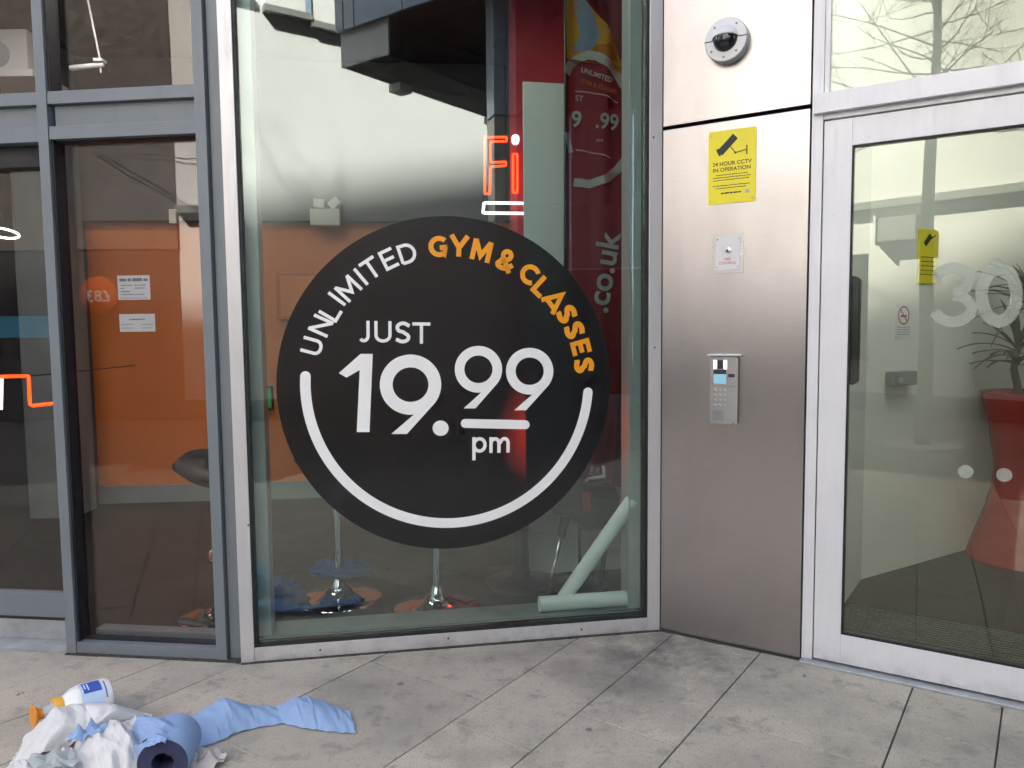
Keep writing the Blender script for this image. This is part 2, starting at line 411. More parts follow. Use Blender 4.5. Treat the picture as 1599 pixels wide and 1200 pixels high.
# ================================================================== SETTING
# ground far out, mortar bed and the paving slabs
g = MB().box(-80, 80, -80, 80, -.5, -.03); struct(g, 'ground', 'tarmac')
pv = struct(MB().box(-9, 7, -5.2, 3.9, -.028, -.007), 'pavement', 'mortar')
E1 = Vector((cos(radians(54.5)), sin(radians(54.5)))); E2 = Vector((cos(radians(-35.5)), sin(radians(-35.5))))
rows = [-3.12, -2.82, -2.37, -1.75, -1.40, -1.0, -.4, -.1]
anchor = {-2.82: 1.745, -2.37: 2.244, -1.75: 2.05, -1.40: 2.363, -1.0: 2.625, -.4: 2.2, -.1: 2.0}
rr = random.Random(3)
while rows[-1] < 5.2: rows.append(rows[-1]+rr.choice((.3, .45, .6)))
while rows[0] > -7.2: rows.insert(0, rows[0]-rr.choice((.3, .45, .6)))
anchor[rows[rows.index(-3.12)-1]] = 1.24
nsl = 0
for a, b in zip(rows[:-1], rows[1:]):
    s0 = anchor.get(a, rr.uniform(1, 2)); cuts = [s0]; jl = (b-a)/2-.0028
    jm = MB().box(-.0035, .0035, -jl, jl, -.01, -.0004)
    while cuts[-1] < 6: cuts.append(cuts[-1]+rr.choice((.75, .9, .9)))
    while cuts[0] > -3.0: cuts.insert(0, cuts[0]-rr.choice((.75, .9, .9)))
    for c, d in zip(cuts[:-1], cuts[1:]):
        ctr = E1*((c+d)/2)+E2*((a+b)/2)
        if not (-5.6 < ctr.x < 4.6 and -.9 < ctr.y < 3.95): continue
        if ctr.y > 3.45 + .35: continue
        if ctr.y < 3.3:
            jo = jm.build('joint', 'joint_sand', pv); jp = E1*c+E2*((a+b)/2); jo.location = (jp.x, jp.y, 0); jo.rotation_euler = (0, 0, radians(54.5))
        hx, hy = (d-c)/2-.0034, (b-a)/2-.0028
        o = MB().box(-hx, hx, -hy, hy, -.02, 0).build('paving_slab', 'slab_stone', pv, bevel=.0022)
        o.location = (ctr.x, ctr.y, rr.uniform(-.0012, .0012)); o.rotation_euler = (rr.uniform(-.0012, .0012), rr.uniform(-.0008, .0008), radians(54.5)); nsl += 1

# gym room and lobby shells
AL = FA.P(-5.2, .16, 0)
gf = MB().prism([FA.P(-5.2, .05, 0)[:2], FA.P(.0, .05, 0)[:2], FB.P(.05, .06, 0)[:2], FB.P(1.88, .06, 0)[:2], (.98, 6.6), (-7.4, 6.6)], -.006, .012)
struct(gf, 'gym_floor', 'gym_floor')
gc = MB().prism([FA.P(-5.2, .02, 0)[:2], FA.P(.0, .02, 0)[:2], FB.P(.05, .03, 0)[:2], FB.P(1.88, .03, 0)[:2], (.98, 6.6), (-7.4, 6.6)], 3.6, 3.7)
struct(gc, 'gym_ceiling', 'gym_grey')
w = struct(MB().prism([(-3.45, 6.22), (.06, 6.50), (.06, 6.65), (-3.45, 6.37)], 0, 2.33), 'gym_wall', 'orange_paint')
MB().prism([(-3.45, 6.20), (.06, 6.48), (.06, 6.4995), (-3.45, 6.2195)], .013, .16).build('skirting', 'skirting_grey', w, bevel=.003)
struct(MB().prism([(-7.4, 6.10), (-3.45, 6.12), (-3.45, 6.40), (-7.4, 6.40)], 0, 3.6), 'gym_wall', 'gym_grey')
struct(MB().prism([(-3.449, 6.10), (.06, 6.40), (.06, 6.75), (-3.449, 6.45)], 2.331, 3.6), 'gym_wall', 'gym_grey')
struct(MB().prism([(-7.4, 6.4), (-7.6, 6.4), (-6.6, 3.8), (-6.4, 3.8)], 0, 3.6), 'gym_wall', 'orange_paint')
struct(MB().prism([(.0, 5.16), (.88, 5.16), (.90, 5.4), (.0, 5.4)], 0, 3.6), 'gym_wall', 'gym_red')
struct(MB().prism([(.80, 3.74), (.95, 6.1), (1.12, 6.1), (.94, 3.70)], 0, 3.6), 'gym_wall', 'gym_red')
LW = [(1.345, 3.29), (1.96, 4.17), (4.7, 5.79)]
struct(MB().prism([LW[0], LW[1], (1.80, 4.23), (1.24, 3.40)], 0, 3.6), 'lobby_wall', 'lobby_white')
struct(MB().prism([LW[1], LW[2], (4.6, 5.94), (1.80, 4.231)], 0, 3.6), 'lobby_wall', 'lobby_white')
struct(MB().prism([(4.7, 5.79), (4.85, 5.79), (3.75, 1.9), (3.6, 1.95)], 0, 3.6), 'lobby_wall', 'lobby_white')
struct(MB().prism([FC.P(.66, .05, 0)[:2], FC.P(3.4, .05, 0)[:2], LW[2], LW[1], LW[0]], -.005, .010), 'lobby_floor', 'gym_floor')
struct(MB().prism([FC.P(.66, .03, 0)[:2], FC.P(3.4, .03, 0)[:2], LW[2], LW[1], LW[0]], 3.6, 3.7), 'lobby_ceiling', 'lobby_white')

# the storeys above the shopfronts: they shade the street
bld = thing('gym_building', 'upper storeys of the building above the gym windows and street door', 'building')
fp = [FA.P(-30, .04, 0)[:2], FA.P(.04, .04, 0)[:2], FB.P(.03, .05, 0)[:2], FB.P(1.90, .05, 0)[:2], FC.P(3.6, .05, 0)[:2], (12, 1.6), (12, 13), (-31, 13)]
xs_ = (-28, -13.5, -11, -8.8, -5.3)
front = [Vector(FA.P((x+1.262)/.992, .04, 0)[:2]) for x in xs_]
fp2 = front+fp[1:5]+[(2.0+10, 1.6), (12, 13)]+[(x, 13) for x in reversed(xs_)]
def roof(x):  # invented roofline, sloped to set the shadow edge on the wall opposite
    tb = ((-40, 12.3), (-13.5, 12.5), (-8.8, 15.55), (-5.3, 17.2), (2, 19.5), (20, 19.5))
    for (a, za), (b, zb) in zip(tb[:-1], tb[1:]):
        if a <= x <= b: return za+(zb-za)*(x-a)/(b-a)
up_ = MB().prism(fp2, 3.72, 15); up_.v = [(x, y, z if z < 5 else roof(x)) for x, y, z in up_.v]
up_.build('upper_wall', 'panel_grey', bld)
MB().box(-31, 12, 8.6, 8.9, 0, 3.71).build('rear_wall', 'brick_brown', bld)
MB().prism([FA.P(-30, .04, 0)[:2], FA.P(-5.21, .04, 0)[:2], FA.P(-5.21, .5, 0)[:2], FA.P(-30, .5, 0)[:2]], 0, 3.719).build('ground_floor_wall', 'brick_brown', bld)

# ================================================================== FACADE A: grey framed sliding door and side window
TOP = 3.60
sw = thing('side_window', 'tall grey-framed side window with two notices taped inside, beside sliding door', 'window', FA)
um0, um1 = FA.L(107, 1017).x, FA.L(122, 1020).x           # mullion
us0, us1 = FA.L(339, 1010).x, 0.0                         # right stile
GW = .062                                                 # glass recess
def bar(parent, name, material, x0, x1, z0, z1, y0=0.0, y1=.08, bevel=.002): return MB().box(x0, x1, y0, y1, z0, z1).build(name, material, parent, bevel=bevel)
bar(sw, 'mullion', 'frame_grey', um0, um1, 0, TOP, -.012, .09)
bar(sw, 'stile', 'frame_grey', us0, us1, 0, TOP, -.010, .09)
bar(sw, 'bottom_rail', 'frame_grey', um1, us0, .0, .052, -.006, .09)
bar(sw, 'transom', 'frame_grey', um1, us0, 2.418, 2.471, -.006, .09)
bar(sw, 'transom', 'frame_grey', um1, us0, 2.270, 2.325, -.006, .09)
bar(sw, 'spandrel_panel', 'frame_grey', um1+.012, us0-.008, 2.326, 2.417, .022, .05, .001)
for z0, z1 in ((.052, 2.270), (2.471, TOP)):
    gk = MB().box(um1, um1+.010, .004, .075, z0, z1).box(us0-.006, us0, .004, .075, z0, z1)
    gk.box(um1+.0101, us0-.0061, .03, .075, z1-.008, z1).box(um1+.0101, us0-.0061, .03, .075, z0, z0+.006)
    gk.build('gasket', 'rubber', sw)
    bar(sw, 'pane', 'glass_grey', um1+.0102, us0-.0062, z0+.0062, z1-.0082, GW, GW+.008, 0)
MB().box(um1+.02, us0-.01, .095, .16, .0125, .075).build('inner_sill', 'frame_grey', sw, bevel=.003)
bar(sw, 'infill', 'frame_grey', .003, .078, 0, TOP, .016, .09)

sd = thing('sliding_door', 'grey-framed glass sliding door at the left edge above a worn metal threshold', 'door', FA)
bar(sd, 'head_bar', 'frame_grey', -2.6, um0, 2.418, 2.471, -.006, .09)
bar(sd, 'head_bar', 'frame_grey', -2.6, um0, 2.262, 2.325, -.006, .09)
bar(sd, 'spandrel_panel', 'frame_grey', -2.6, um0-.008, 2.326, 2.417, .022, .05, .001)
bar(sd, 'track_cover', 'rubber', -2.6, um0, 2.17, 2.2615, .05, .13)
bar(sd, 'pane', 'glass_grey', -2.6, um0-.004, 2.478, TOP, GW, GW+.008, 0)
DY = .085
bar(sd, 'pane', 'glass_grey', -1.87, um0+.02, .245, 2.169, DY+.015, DY+.023, 0)
bar(sd, 'bottom_rail', 'frame_grey', -1.87, um0+.02, .125, .24, DY, DY+.04)
bar(sd, 'leading_stile', 'frame_grey', -1.94, -1.871, .10, 2.169, DY, DY+.04)
bar(sd, 'kick_gap', 'rubber', -2.6, um0-.002, .11, .1245, DY+.003, DY+.03, 0)
bar(sd, 'threshold', 'threshold_metal', -2.6, um0-.003, -.004, .016, -.012, .16, .003)
bar(sd, 'threshold_riser', 'threshold_metal', -2.6, um0-.003, .0165, .109, DY+.006, DY+.03, .002)
bar(sd, 'pane', 'glass_grey', -2.6, -1.95, .13, 2.169, DY+.05, DY+.058, 0)
at(tag(MB().box(-5.2, -2.601, -.005, .3, 0, TOP).build('panel_wall', 'frame_grey', bevel=.004), 'grey panel wall beyond the sliding door', 'wall'), FA)

# ================================================================== FACADE B: the big shop window
bw = thing('shop_window', 'large silver-framed greenish shop window carrying the round black price sticker', 'window', FB)
uP_ = FC.L(1250, 1030).x
b0, b1 = FB.L(397, 1012).x, FB.L(1011, 966).x; bR = 1.9095
bar(bw, 'mullion', 'frame_silver', 0, b0, 0, TOP, -.004, .10)
bar(bw, 'mullion', 'frame_silver', b1, bR, 0, TOP, -.004, .10)
bar(bw, 'bottom_rail', 'frame_silver', b0, b1, .0, .065, 0, .10)
GB = .030
MB().box(b0, b0+.012, .004, .06, .065, TOP).box(b1-.012, b1, .004, .06, .065, TOP).box(b0+.0121, b1-.0121, .006, .06, .0651, .078).build('gasket', 'rubber', bw)
bar(bw, 'pane', 'glass_green', b0+.0122, b1-.0122, .0782, TOP, GB, GB+.010, 0)
bar(bw, 'inner_sill', 'skirting_grey', b0+.02, b1-.015, .0125, .075, .101, .27, .004)
MB().box(b0+.002, b0+.06, .101, .22, .076, TOP).box(b1-.06, b1-.002, .101, .22, .076, TOP).build('inner_reveal', 'frame_silver', bw, bevel=.002)
MB().box(-.04, bR, -.001, .10, TOP+.001, TOP+.018).build('head_trim', 'frame_silver', bw)

MB().box(um0, .08, -.026, .016, -.003, .0045).build('contact_shade_bead', 'contact_shade_dark', sw, bevel=.0015)  # dark strip put along the frame foot as contact shade
MB().box(0, bR, -.016, .024, -.003, .0045).build('contact_shade_bead', 'contact_shade_dark', bw, bevel=.0015)  # same painted contact shade under the big window
MXB = Matrix.Rotation(pi/2, 4, 'X')
for x, z in ((FB.L(908, 983).x, FB.L(908, 983).z), (FB.L(1022, 543).x, FB.L(1022, 543).z), (FB.L(1020, 215).x, FB.L(1020, 215).z), (FB.L(700, 997).x, FB.L(700, 997).z), (FB.L(500, 1015).x, FB.L(500, 1015).z), (FB.L(388, 820).x, FB.L(388, 820).z)):
    MB().lathe([(.0042, .0), (.0042, .0052), (.002, .0056)], 10, Matrix.Translation((x, 0, z)) @ MXB).build('screw', 'ink_black', bw)
# round price sticker ------------------------------------------------
st = thing('price_sticker', 'huge round black window sticker advertising gym and classes for 19.99', 'sticker', FB)
SY = GB - .0006
def B2(px, py): p = FB.L(px, py, SY); return Vector((p.x, p.z))
c_ = (B2(432, 597)+B2(952, 597))*.5; cz = (B2(694, 337)+B2(694, 858))*.5
CB = Vector((c_.x, cz.y)); RAD = ((B2(952, 597)-B2(432, 597)).length+(B2(694, 337)-B2(694, 858)).length)/4
MB().slab_xz([(CB.x+RAD*cos(2*pi*i/128), CB.y+RAD*sin(2*pi*i/128)) for i in range(128)], SY-.0006, SY).build('disc', 'vinyl_perforated', st)
LY = SY-.0008
def put(name, strokes, material, mp): 
    return flat(strokes, LY, .0004, mp).build(name, material, st)
PXM = lambda p: B2(*p)
PM = (B2(952, 597)-B2(432, 597)).length/520.0     # metres for one pixel at the sticker
# ring
ring_c = (B2(471, 590)+B2(925, 610))*.5
e0 = B2(477, 588); e1 = B2(918, 613); bt = B2(702, 817)
def circ3(a, b, c):
    d = 2*(a.x*(b.y-c.y)+b.x*(c.y-a.y)+c.x*(a.y-b.y))
    return Vector((((a.length_squared)*(b.y-c.y)+b.length_squared*(c.y-a.y)+c.length_squared*(a.y-b.y))/d, (a.length_squared*(c.x-b.x)+b.length_squared*(a.x-c.x)+c.length_squared*(b.x-a.x))/d))
rc = circ3(e0, bt, e1); rad = (e0-rc).length
a0 = math.degrees(atan2(e0.y-rc.y, e0.x-rc.x)) % 360; a1 = math.degrees(atan2(e1.y-rc.y, e1.x-rc.x)) + 360 if atan2(e1.y-rc.y, e1.x-rc.x) < pi else 360
wr = 15.5*PM
pts = arc(rc.x, rc.y, rad, rad, a0, a1, 90)
capd = lambda c: [[Vector((c.x+wr/2*cos(2*pi*i/24), c.y+wr/2*sin(2*pi*i/24))) for i in range(24)]]
put('ring', [stroke(pts, wr), capd(Vector(pts[0])), capd(Vector(pts[-1]))], 'vinyl_white', lambda p: p)
# figures, drawn where they stand
def dig9(cx, cy, r, ry, wd, fx, fy):
    """ring plus a straight diagonal leg"""
    ring = stroke(arc(cx, cy, r-wd/2, ry-wd/2, 0, 360, 48)[:-1], wd, True)
    ro = r; ri = r-wd
    a = radians(20)
    o_ = (cx+ro*cos(a)*.985, cy+ry*sin(a)*.985); i_ = (cx+ro*cos(radians(78))*.95, cy+ry*sin(radians(78))*.95)
    leg = [[Vector((fx, fy)), Vector((fx+wd*1.22, fy)), Vector((o_[0]+.0, o_[1])), Vector((cx+ro*.55, cy+ry*.55)), Vector((i_[0], i_[1]))]]
    cur = [[Vector((fx+wd*1.22, fy))]+[Vector((cx+ro*cos(radians(t))*.99, cy+ry*sin(radians(t))*.99)) for t in (62, 50, 40, 30, 20, 8)]]
    return [ring, [ [Vector((fx, fy)), Vector((fx+wd*1.22, fy)), Vector((cx+ro*.80, cy+ry*.60)), Vector((cx+ro*.42, cy+ry*.72))] ],
            [[Vector((fx+wd*1.22, fy)), Vector((cx+ro*.93, cy+ry*.38)), Vector((cx+ro*.66, cy+ry*.62))]]]
put('letter', [[[Vector(q) for q in ((563, 553), (582, 553), (577, 675), (557, 675))]], [[Vector(q) for q in ((563, 553), (563.6, 577), (541, 590), (529, 583))]], ], 'vinyl_white', PXM)
put('letter', dig9(641, 601, 48, 47, 20, 611, 678), 'vinyl_white', PXM)
put('letter', [[[Vector((688+12.5*cos(2*pi*i/28), 669+12*sin(2*pi*i/28))) for i in range(28)]]], 'vinyl_white', PXM)
put('letter', dig9(747, 577, 37, 36.5, 15, 724, 638), 'vinyl_white', PXM)
put('letter', dig9(827, 580, 37, 36.5, 15, 803, 641), 'vinyl_white', PXM)
bp = stroke([(726.5, 661.5), (820, 663.5)], 14)
put('underline', [bp, [[Vector((726.5+7*cos(2*pi*i/20), 661.5+7*sin(2*pi*i/20))) for i in range(20)]], [[Vector((820+7*cos(2*pi*i/20), 663.5+7*sin(2*pi*i/20))) for i in range(20)]]], 'vinyl_white', PXM)
# stroke alphabet: x from 0 to width, y from 0 to 1 (cap height)
def glyph(ch, s):
    h = s/2
    if ch == 'U': return .74, [[(h, 1), (h, .34)]+arc(.37, .34, .37-h, .34-h, 180, 360, 16)[1:-1]+[(.74-h, .34), (.74-h, 1)]]
    if ch == 'N': return .80, [[(h, 0), (h, 1)], [(h, .97), (.80-h, .03)], [(.80-h, 0), (.80-h, 1)]]
    if ch == 'L': return .58, [[(h, 1), (h, h), (.58, h)]]
    if ch == 'I': return s, [[(h, 0), (h, 1)]]
    if ch == 'M': return .94, [[(h, 0), (h, 1)], [(h, .98), (.47, .26), (.94-h, .98)], [(.94-h, 1), (.94-h, 0)]]
    if ch == 'T': return .70, [[(0, 1-h), (.70, 1-h)], [(.35, 1), (.35, 0)]]
    if ch == 'E': return .62, [[(.62, 1-h), (h, 1-h), (h, h), (.62, h)], [(h, .5), (.56, .5)]]
    if ch == 'D': return .80, [[(h, h), (h, 1-h), (.34, 1-h)]+arc(.34, .5, .46-h, .5-h, 90, -90, 18)[1:]+[(h, h)]]
    if ch == 'G': return .86, [arc(.48, .5, .48-h, .5-h, 42, 318, 26)+[(.86-h, .2), (.86-h, .44), (.50, .44)]]
    if ch == 'C': return .80, [arc(.48, .5, .48-h, .5-h, 45, 315, 26)]
    if ch == 'Y': return .80, [[(.04, 1), (.40, .42), (.76, 1)], [(.40, .48), (.40, 0)]]
    if ch == 'A': return .86, [[(.03, 0), (.43, .97), (.83, 0)], [(.18, .24), (.68, .24)]]
    if ch == 'S': return .64, [[(.60, .80)]+arc(.33, .72, .27-h*.4, .28-h, 40, 230, 14)+[(.34, .52)]+arc(.31, .27, .31-h*.8, .27-h, 62, -140, 16)+[(.03, .17)]]
    if ch == 'J': return .52, [[(.52-h, 1), (.52-h, .30)]+arc(.26, .30, .26-h, .30-h, 0, -140, 14)[1:]]
    if ch == '&': return .86, [[(.80, .02), (.24, .62)]+arc(.38, .77, .19, .19, 215, -35, 14)+[(.46, .56), (.20, .44)]+arc(.32, .25, .27-h*.5, .25-h, 130, 290, 14)+[(.62, .18), (.80, .46)]]
    if ch == 'p': return .62, [[(h, .72), (h, -.34)], arc(.33, .36, .33-h, .36-h, 0, 360, 26)]
    if ch == 'm': return .94, [[(h, 0), (h, .72)], [(h, .42)]+arc(.26, .44, .26-h, .28-h, 180, 0, 12)[1:]+[(.52-h, 0)], [(.52-h, .42)]+arc(.69, .44, .25-h, .28-h, 180, 0, 12)[1:]+[(.94-h, 0)]]
WIDE = dict(U=1.08, N=1.08, L=1.12, M=1.06, T=1.2, E=1.16, D=1.10, G=1.08, Y=1.10, C=1.10, A=1.10, S=1.10, J=1.05)
def letter(ch, ctr, ang, hgt, s, material):
    wdt, ss = glyph(ch, s); kx = WIDE.get(ch, 1.0); wdt *= kx; ss = [[(x*kx, y) for x, y in q] for q in ss]
    pol = [stroke(q, s*(1.12 if ch in 'S' else 1)) for q in ss]
    ca, sa = cos(ang), sin(ang)
    yc = .5 if ch not in 'pm' else .36
    def mp(p):
        x = (p.x-wdt/2)*hgt; y = (p.y-yc)*hgt; return Vector((ctr.x+x*ca-y*sa, ctr.y+x*sa+y*ca))
    put('letter', pol, material, mp)
TC = Vector((rc.x, rc.y))
U_ = [('U', 487.5, 541), ('N', 501, 509), ('L', 516, 488), ('I', 526, 467), ('M', 544, 451), ('I', 563.5, 432.5), ('T', 579.5, 419.5), ('E', 606.5, 405), ('D', 636, 396)]
for ch, x, y in U_:
    c = B2(x, y); d = c-TC; letter(ch, c, atan2(d.y, d.x)-pi/2, 31*PM, .16, 'vinyl_white')
G_ = [('G', 684, 385.5), ('Y', 717, 384.5), ('M', 752, 392), ('&', 790, 408), ('C', 826, 428), ('L', 845, 448), ('A', 866, 470), ('S', 885, 491), ('S', 897, 516), ('E', 907, 542), ('S', 912, 571)]
for ch, x, y in G_:
    c = B2(x, y); d = c-TC; letter(ch, c, atan2(d.y, d.x)-pi/2, 32.5*PM, .235, 'vinyl_orange')
hz = B2(640, 520)-B2(560, 518); ang = radians(-1.0)
for ch, x, y in (('J', 568, 518), ('U', 598, 518.5), ('S', 629, 519.5), ('T', 658, 520.5)): letter(ch, B2(x, y), ang, 33*PM, .15, 'vinyl_white')
for ch, x, y in (('p', 748, 695), ('m', 780, 695)): letter(ch, B2(x, y), ang, 35*PM, .155, 'vinyl_white')

# ================================================================== FACADE C: steel pillar and street door
pl = thing('steel_pillar', 'brushed stainless steel clad pillar between shop window and street door', 'pillar', FC)
uP = FC.L(1250, 1030).x
zg = FC.L(1150, 184).z
MB().box(0, uP, -.014, .02, -.003, .0045).build('contact_shade_bead', 'contact_shade_dark', pl, bevel=.0015)  # dark strip painting contact shade at the pillar foot
MB().box(0.004, uP-.004, 0, .03, .006, zg-.008).build('lower_panel', 'brushed_steel', pl, bevel=.002, uv=True)
MB().box(0.004, uP-.004, 0, .03, zg+.008, TOP).build('upper_panel', 'brushed_steel', pl, bevel=.002, uv=True)
MB().box(-.055, uP-.001, .0305, .12, 0, TOP-.001).build('backing', 'dark_gap', pl)

dr = thing('street_door', 'pale aluminium framed glass street door with frosted number 30 on it', 'door', FC)
uJ = FC.L(1269, 1030).x; ug0 = FC.L(1312, 992).x; uD1 = uJ+1.02; ug1 = uD1-(ug0-uJ)
bar(dr, 'jamb', 'frame_pale', uP+.002, uJ-.004, .0, TOP, .006, .10)
bar(dr, 'jamb', 'frame_pale', uD1+.004, uD1+.06, .0, TOP, .006, .10)
bar(dr, 'transom', 'frame_pale', uP+.012, uD1+.05, 2.303, 2.382, -.022, .0055)
bar(dr, 'head', 'frame_pale', uJ-.003, uD1+.003, 2.281, 2.39, .010, .10)
lf = MB().box(uJ, ug0, .012, .06, .018, 2.275).box(ug1, uD1, .012, .06, .018, 2.275).box(ug0, ug1, .0125, .0595, .018, .142).box(ug0, ug1, .0125, .0595, 2.166, 2.275)
lf.build('door_leaf', 'frame_pale', dr, bevel=.002)
MB().box(ug0, ug0+.006, .016, .056, .142, 2.166).box(ug1-.006, ug1, .016, .056, .142, 2.166).box(ug0+.0061, ug1-.0061, .016, .056, .142, .152).box(ug0+.0061, ug1-.0061, .016, .056, 2.160, 2.166).build('gasket', 'rubber', dr)
GC = .030
bar(dr, 'pane', 'glass_olive', ug0+.0062, ug1-.0062, .1522, 2.1598, GC, GC+.010, 0)
bar(dr, 'overlight_pane', 'glass_olive', uJ+.016, uD1-.008, 2.392, TOP, GC, GC+.010, 0)
MB().box(uJ-.003, uJ+.0155, .014, .08, 2.391, TOP).box(uD1-.0075, uD1+.003, .014, .08, 2.391, TOP).build('overlight_frame', 'frame_pale', dr)
MB().box(uP+.0, uD1+.06, -.035, .10, -.004, .012).build('threshold', 'threshold_metal', dr, bevel=.004)
def C2(px, py, w=GC): p = FC.L(px, py, w); return p
def frost_digit(ch, name='house_number'):
    P2 = lambda p: Vector((C2(*p).x, C2(*p).z))
    if ch == '3':
        s = [stroke(arc(1489, 436.5, 26.5, 15.5, 205, 450, 30), 18), stroke(arc(1489, 482.5, 30.5, 20, 270, 520, 34), 18)]
        s = [stroke([(1459, 433)]+arc(1488, 438, 25.5, 19, 190, 452, 30), 16.5), stroke(arc(1488, 482, 29, 20.5, 268, 525, 34), 17)]
    else:
        s = [stroke(arc(1560, 461, 27, 41, 0, 360, 48)[:-1], 20, True)]
    return flat(s, GC-.0006, .0004, P2).build(name, 'frosted', dr)
frost_digit('3'); frost_digit('0')
for x, y, r in ((1508, 737, 11), (1568, 742, 12.5), (1630, 747, 13)):
    q = C2(x, y); MB().slab_xz([(q.x+.026*cos(2*pi*i/28), q.z+.026*sin(2*pi*i/28)) for i in range(28)], GC-.001, GC-.0006).build('dot_decal', 'frosted', dr)
pr = thing('steel_wall', 'brushed steel clad wall on the far side of the street door', 'wall', FC)
MB().box(uD1+.062, 3.6, 0, .03, .006, zg-.008).build('lower_panel', 'brushed_steel', pr, bevel=.002, uv=True)
MB().box(uD1+.062, 3.6, 0, .03, zg+.008, TOP).build('upper_panel', 'brushed_steel', pr, bevel=.002, uv=True)
MB().box(uD1+.062, 3.6, .0305, .12, 0, TOP-.001).build('backing', 'dark_gap', pr)

# fittings on the pillar ---------------------------------------------
def cring(c, r): return [(c.x+r*cos(2*pi*i/40), c.z+r*sin(2*pi*i/40)) for i in range(40)]
dc = FC.L(1135, 64, -.03)
dome = thing('dome_camera', 'white dome security camera with smoked eye on the upper steel panel', 'camera', loc=FC.P(dc.x, 0, dc.z), rotz=FC.ang)
dome.scale = (1.1, 1.1, 1.1)
Mx = Matrix.Rotation(pi/2, 4, 'X')                      # lathe axis z -> -y (towards viewer)
MB().lathe([(.078, 0), (.0835, .004), (.0835, .040), (.081, .046), (.074, .048), (.01, .048)], 40, Mx).build('base', 'white_plastic', dome, smooth=True)
def hemi(r, h0, sy, lo, hi, n=14, k=28):
    """part of a dome between two tilts"""
    P = []
    for i in range(n+1):
        th = lo+(hi-lo)*i/n
        P.append([(r*cos(pi*j/k)*1.0, -(h0+sy*r*sin(pi*j/k)*cos(th)), r*sin(pi*j/k)*sin(th)) for j in range(k+1)])
    return P
MB().grid(hemi(.051, .046, .75, radians(12), radians(95))).build('hood', 'white_plastic', dome, smooth='all', solid=.003)
MB().grid(hemi(.047, .046, .80, radians(-92), radians(20))).build('lens_dome', 'dome_smoke', dome, smooth='all')
for sgn in (-1, 1): MB().box(min(sgn*.082, sgn*.049), max(sgn*.082, sgn*.049), -.0486, -.0482, -.001, .003).build('seam', 'ink_black', dome)
for a in (50, 130, 215, 265, 310):
    x, z = .066*cos(radians(a)), .066*sin(radians(a))
    MB().lathe([(.0042, .0475), (.0042, .0492), (.002, .0495)], 12, Matrix.Translation((x, 0, z)) @ Mx).build('screw', 'ink_grey', dome)

y0 = FC.L(1107, 208, 0); y1 = FC.L(1180, 318, 0); yb = FC.L(1107, 321, 0); 
ys = thing('warning_sign', 'yellow 24 hour CCTV warning sign screwed to the steel pillar', 'sign', FC)
def rrect(x0, x1, z0, z1, r, n=5):
    out = []
    for cx, cz_, a in ((x1-r, z1-r, 0), (x0+r, z1-r, 90), (x0+r, z0+r, 180), (x1-r, z0+r, 270)):
        out += [(cx+r*cos(radians(a+90*i/n)), cz_+r*sin(radians(a+90*i/n))) for i in range(n+1)]
    return out
sx0, sx1 = y0.x, y1.x; sz1 = y0.z; sz0 = yb.z; sw_, sh_ = sx1-sx0, sz1-sz0
MB().slab_xz(rrect(sx0, sx1, sz0, sz1, .008), -.004, -.001).build('board', 'sign_yellow', ys)
def ySgn(fx, fz): return Vector((sx0+fx*sw_, sz1-fz*sh_))
# pictogram: bullet camera on a bracket
pic = [[[ySgn(*q) for q in ((.20, .26), (.52, .06), (.62, .13), (.30, .335))]], [[ySgn(*q) for q in ((.165, .255), (.215, .235), (.285, .325), (.235, .345))]],
       stroke([ySgn(.46, .22), ySgn(.575, .32)], .0035), stroke([ySgn(.575, .32), ySgn(.80, .295)], .0035), stroke([ySgn(.81, .235), ySgn(.81, .36)], .005)]
pic.append([[ySgn(.575, .32)+Vector((.0045*cos(2*pi*i/14), .0045*sin(2*pi*i/14))) for i in range(14)]])
flat(pic, -.0042, .0004).build('camera_symbol', 'ink_black', ys)
def ctext(b, fx, fz, size, parent=ys, material='ink_black', thick=0, sx=1): q = ySgn(fx, fz); return text_obj(b, size, material, parent, 'lettering', (q.x, -.0046, q.y), thick=thick, sx=sx)
ctext('24 HOUR CCTV', .50, .455, .0235, thick=.0002, sx=1.02); ctext('IN OPERATION', .50, .535, .0235, thick=.0002, sx=1.02)
rl = random.Random(11)
def scribble(parent, x0, x1, z, h, y, material, name='small_print'):
    mb = MB(); x = x0
    while x < x1-.002:
        wl = rl.uniform(.0035, .012)*(h/.0035); xe = min(x1, x+wl); mb.box(x, xe, y-.0003, y, z, z+h*rl.uniform(.75, 1)); x = xe+h*.4
    return mb.build(name, material, parent)
for fz, a, b in ((.61, .17, .85), (.645, .10, .90), (.68, .11, .87), (.755, .10, .89), (.79, .17, .80)):
    scribble(ys, ySgn(a, 0).x, ySgn(b, 0).x, ySgn(0, fz).y, .0035, -.0044, 'ink_black')
scribble(ys, ySgn(.28, 0).x, ySgn(.70, 0).x, ySgn(0, .865).y, .0065, -.0044, 'ink_black')
MB().slab_xz([(ySgn(.83, .855).x+.009*cos(2*pi*i/20), ySgn(.83, .855).y+.009*sin(2*pi*i/20)) for i in range(20)], -.0046, -.0042).build('emblem', 'ink_faint', ys)
for fx, fz in ((.06, .05), (.94, .05), (.06, .95), (.94, .95)):
    q = ySgn(fx, fz); MB().lathe([(.003, .004), (.003, .0055), (.001, .006)], 10, Matrix.Translation((q.x, 0, q.y)) @ Mx).build('screw', 'plate_steel', ys)

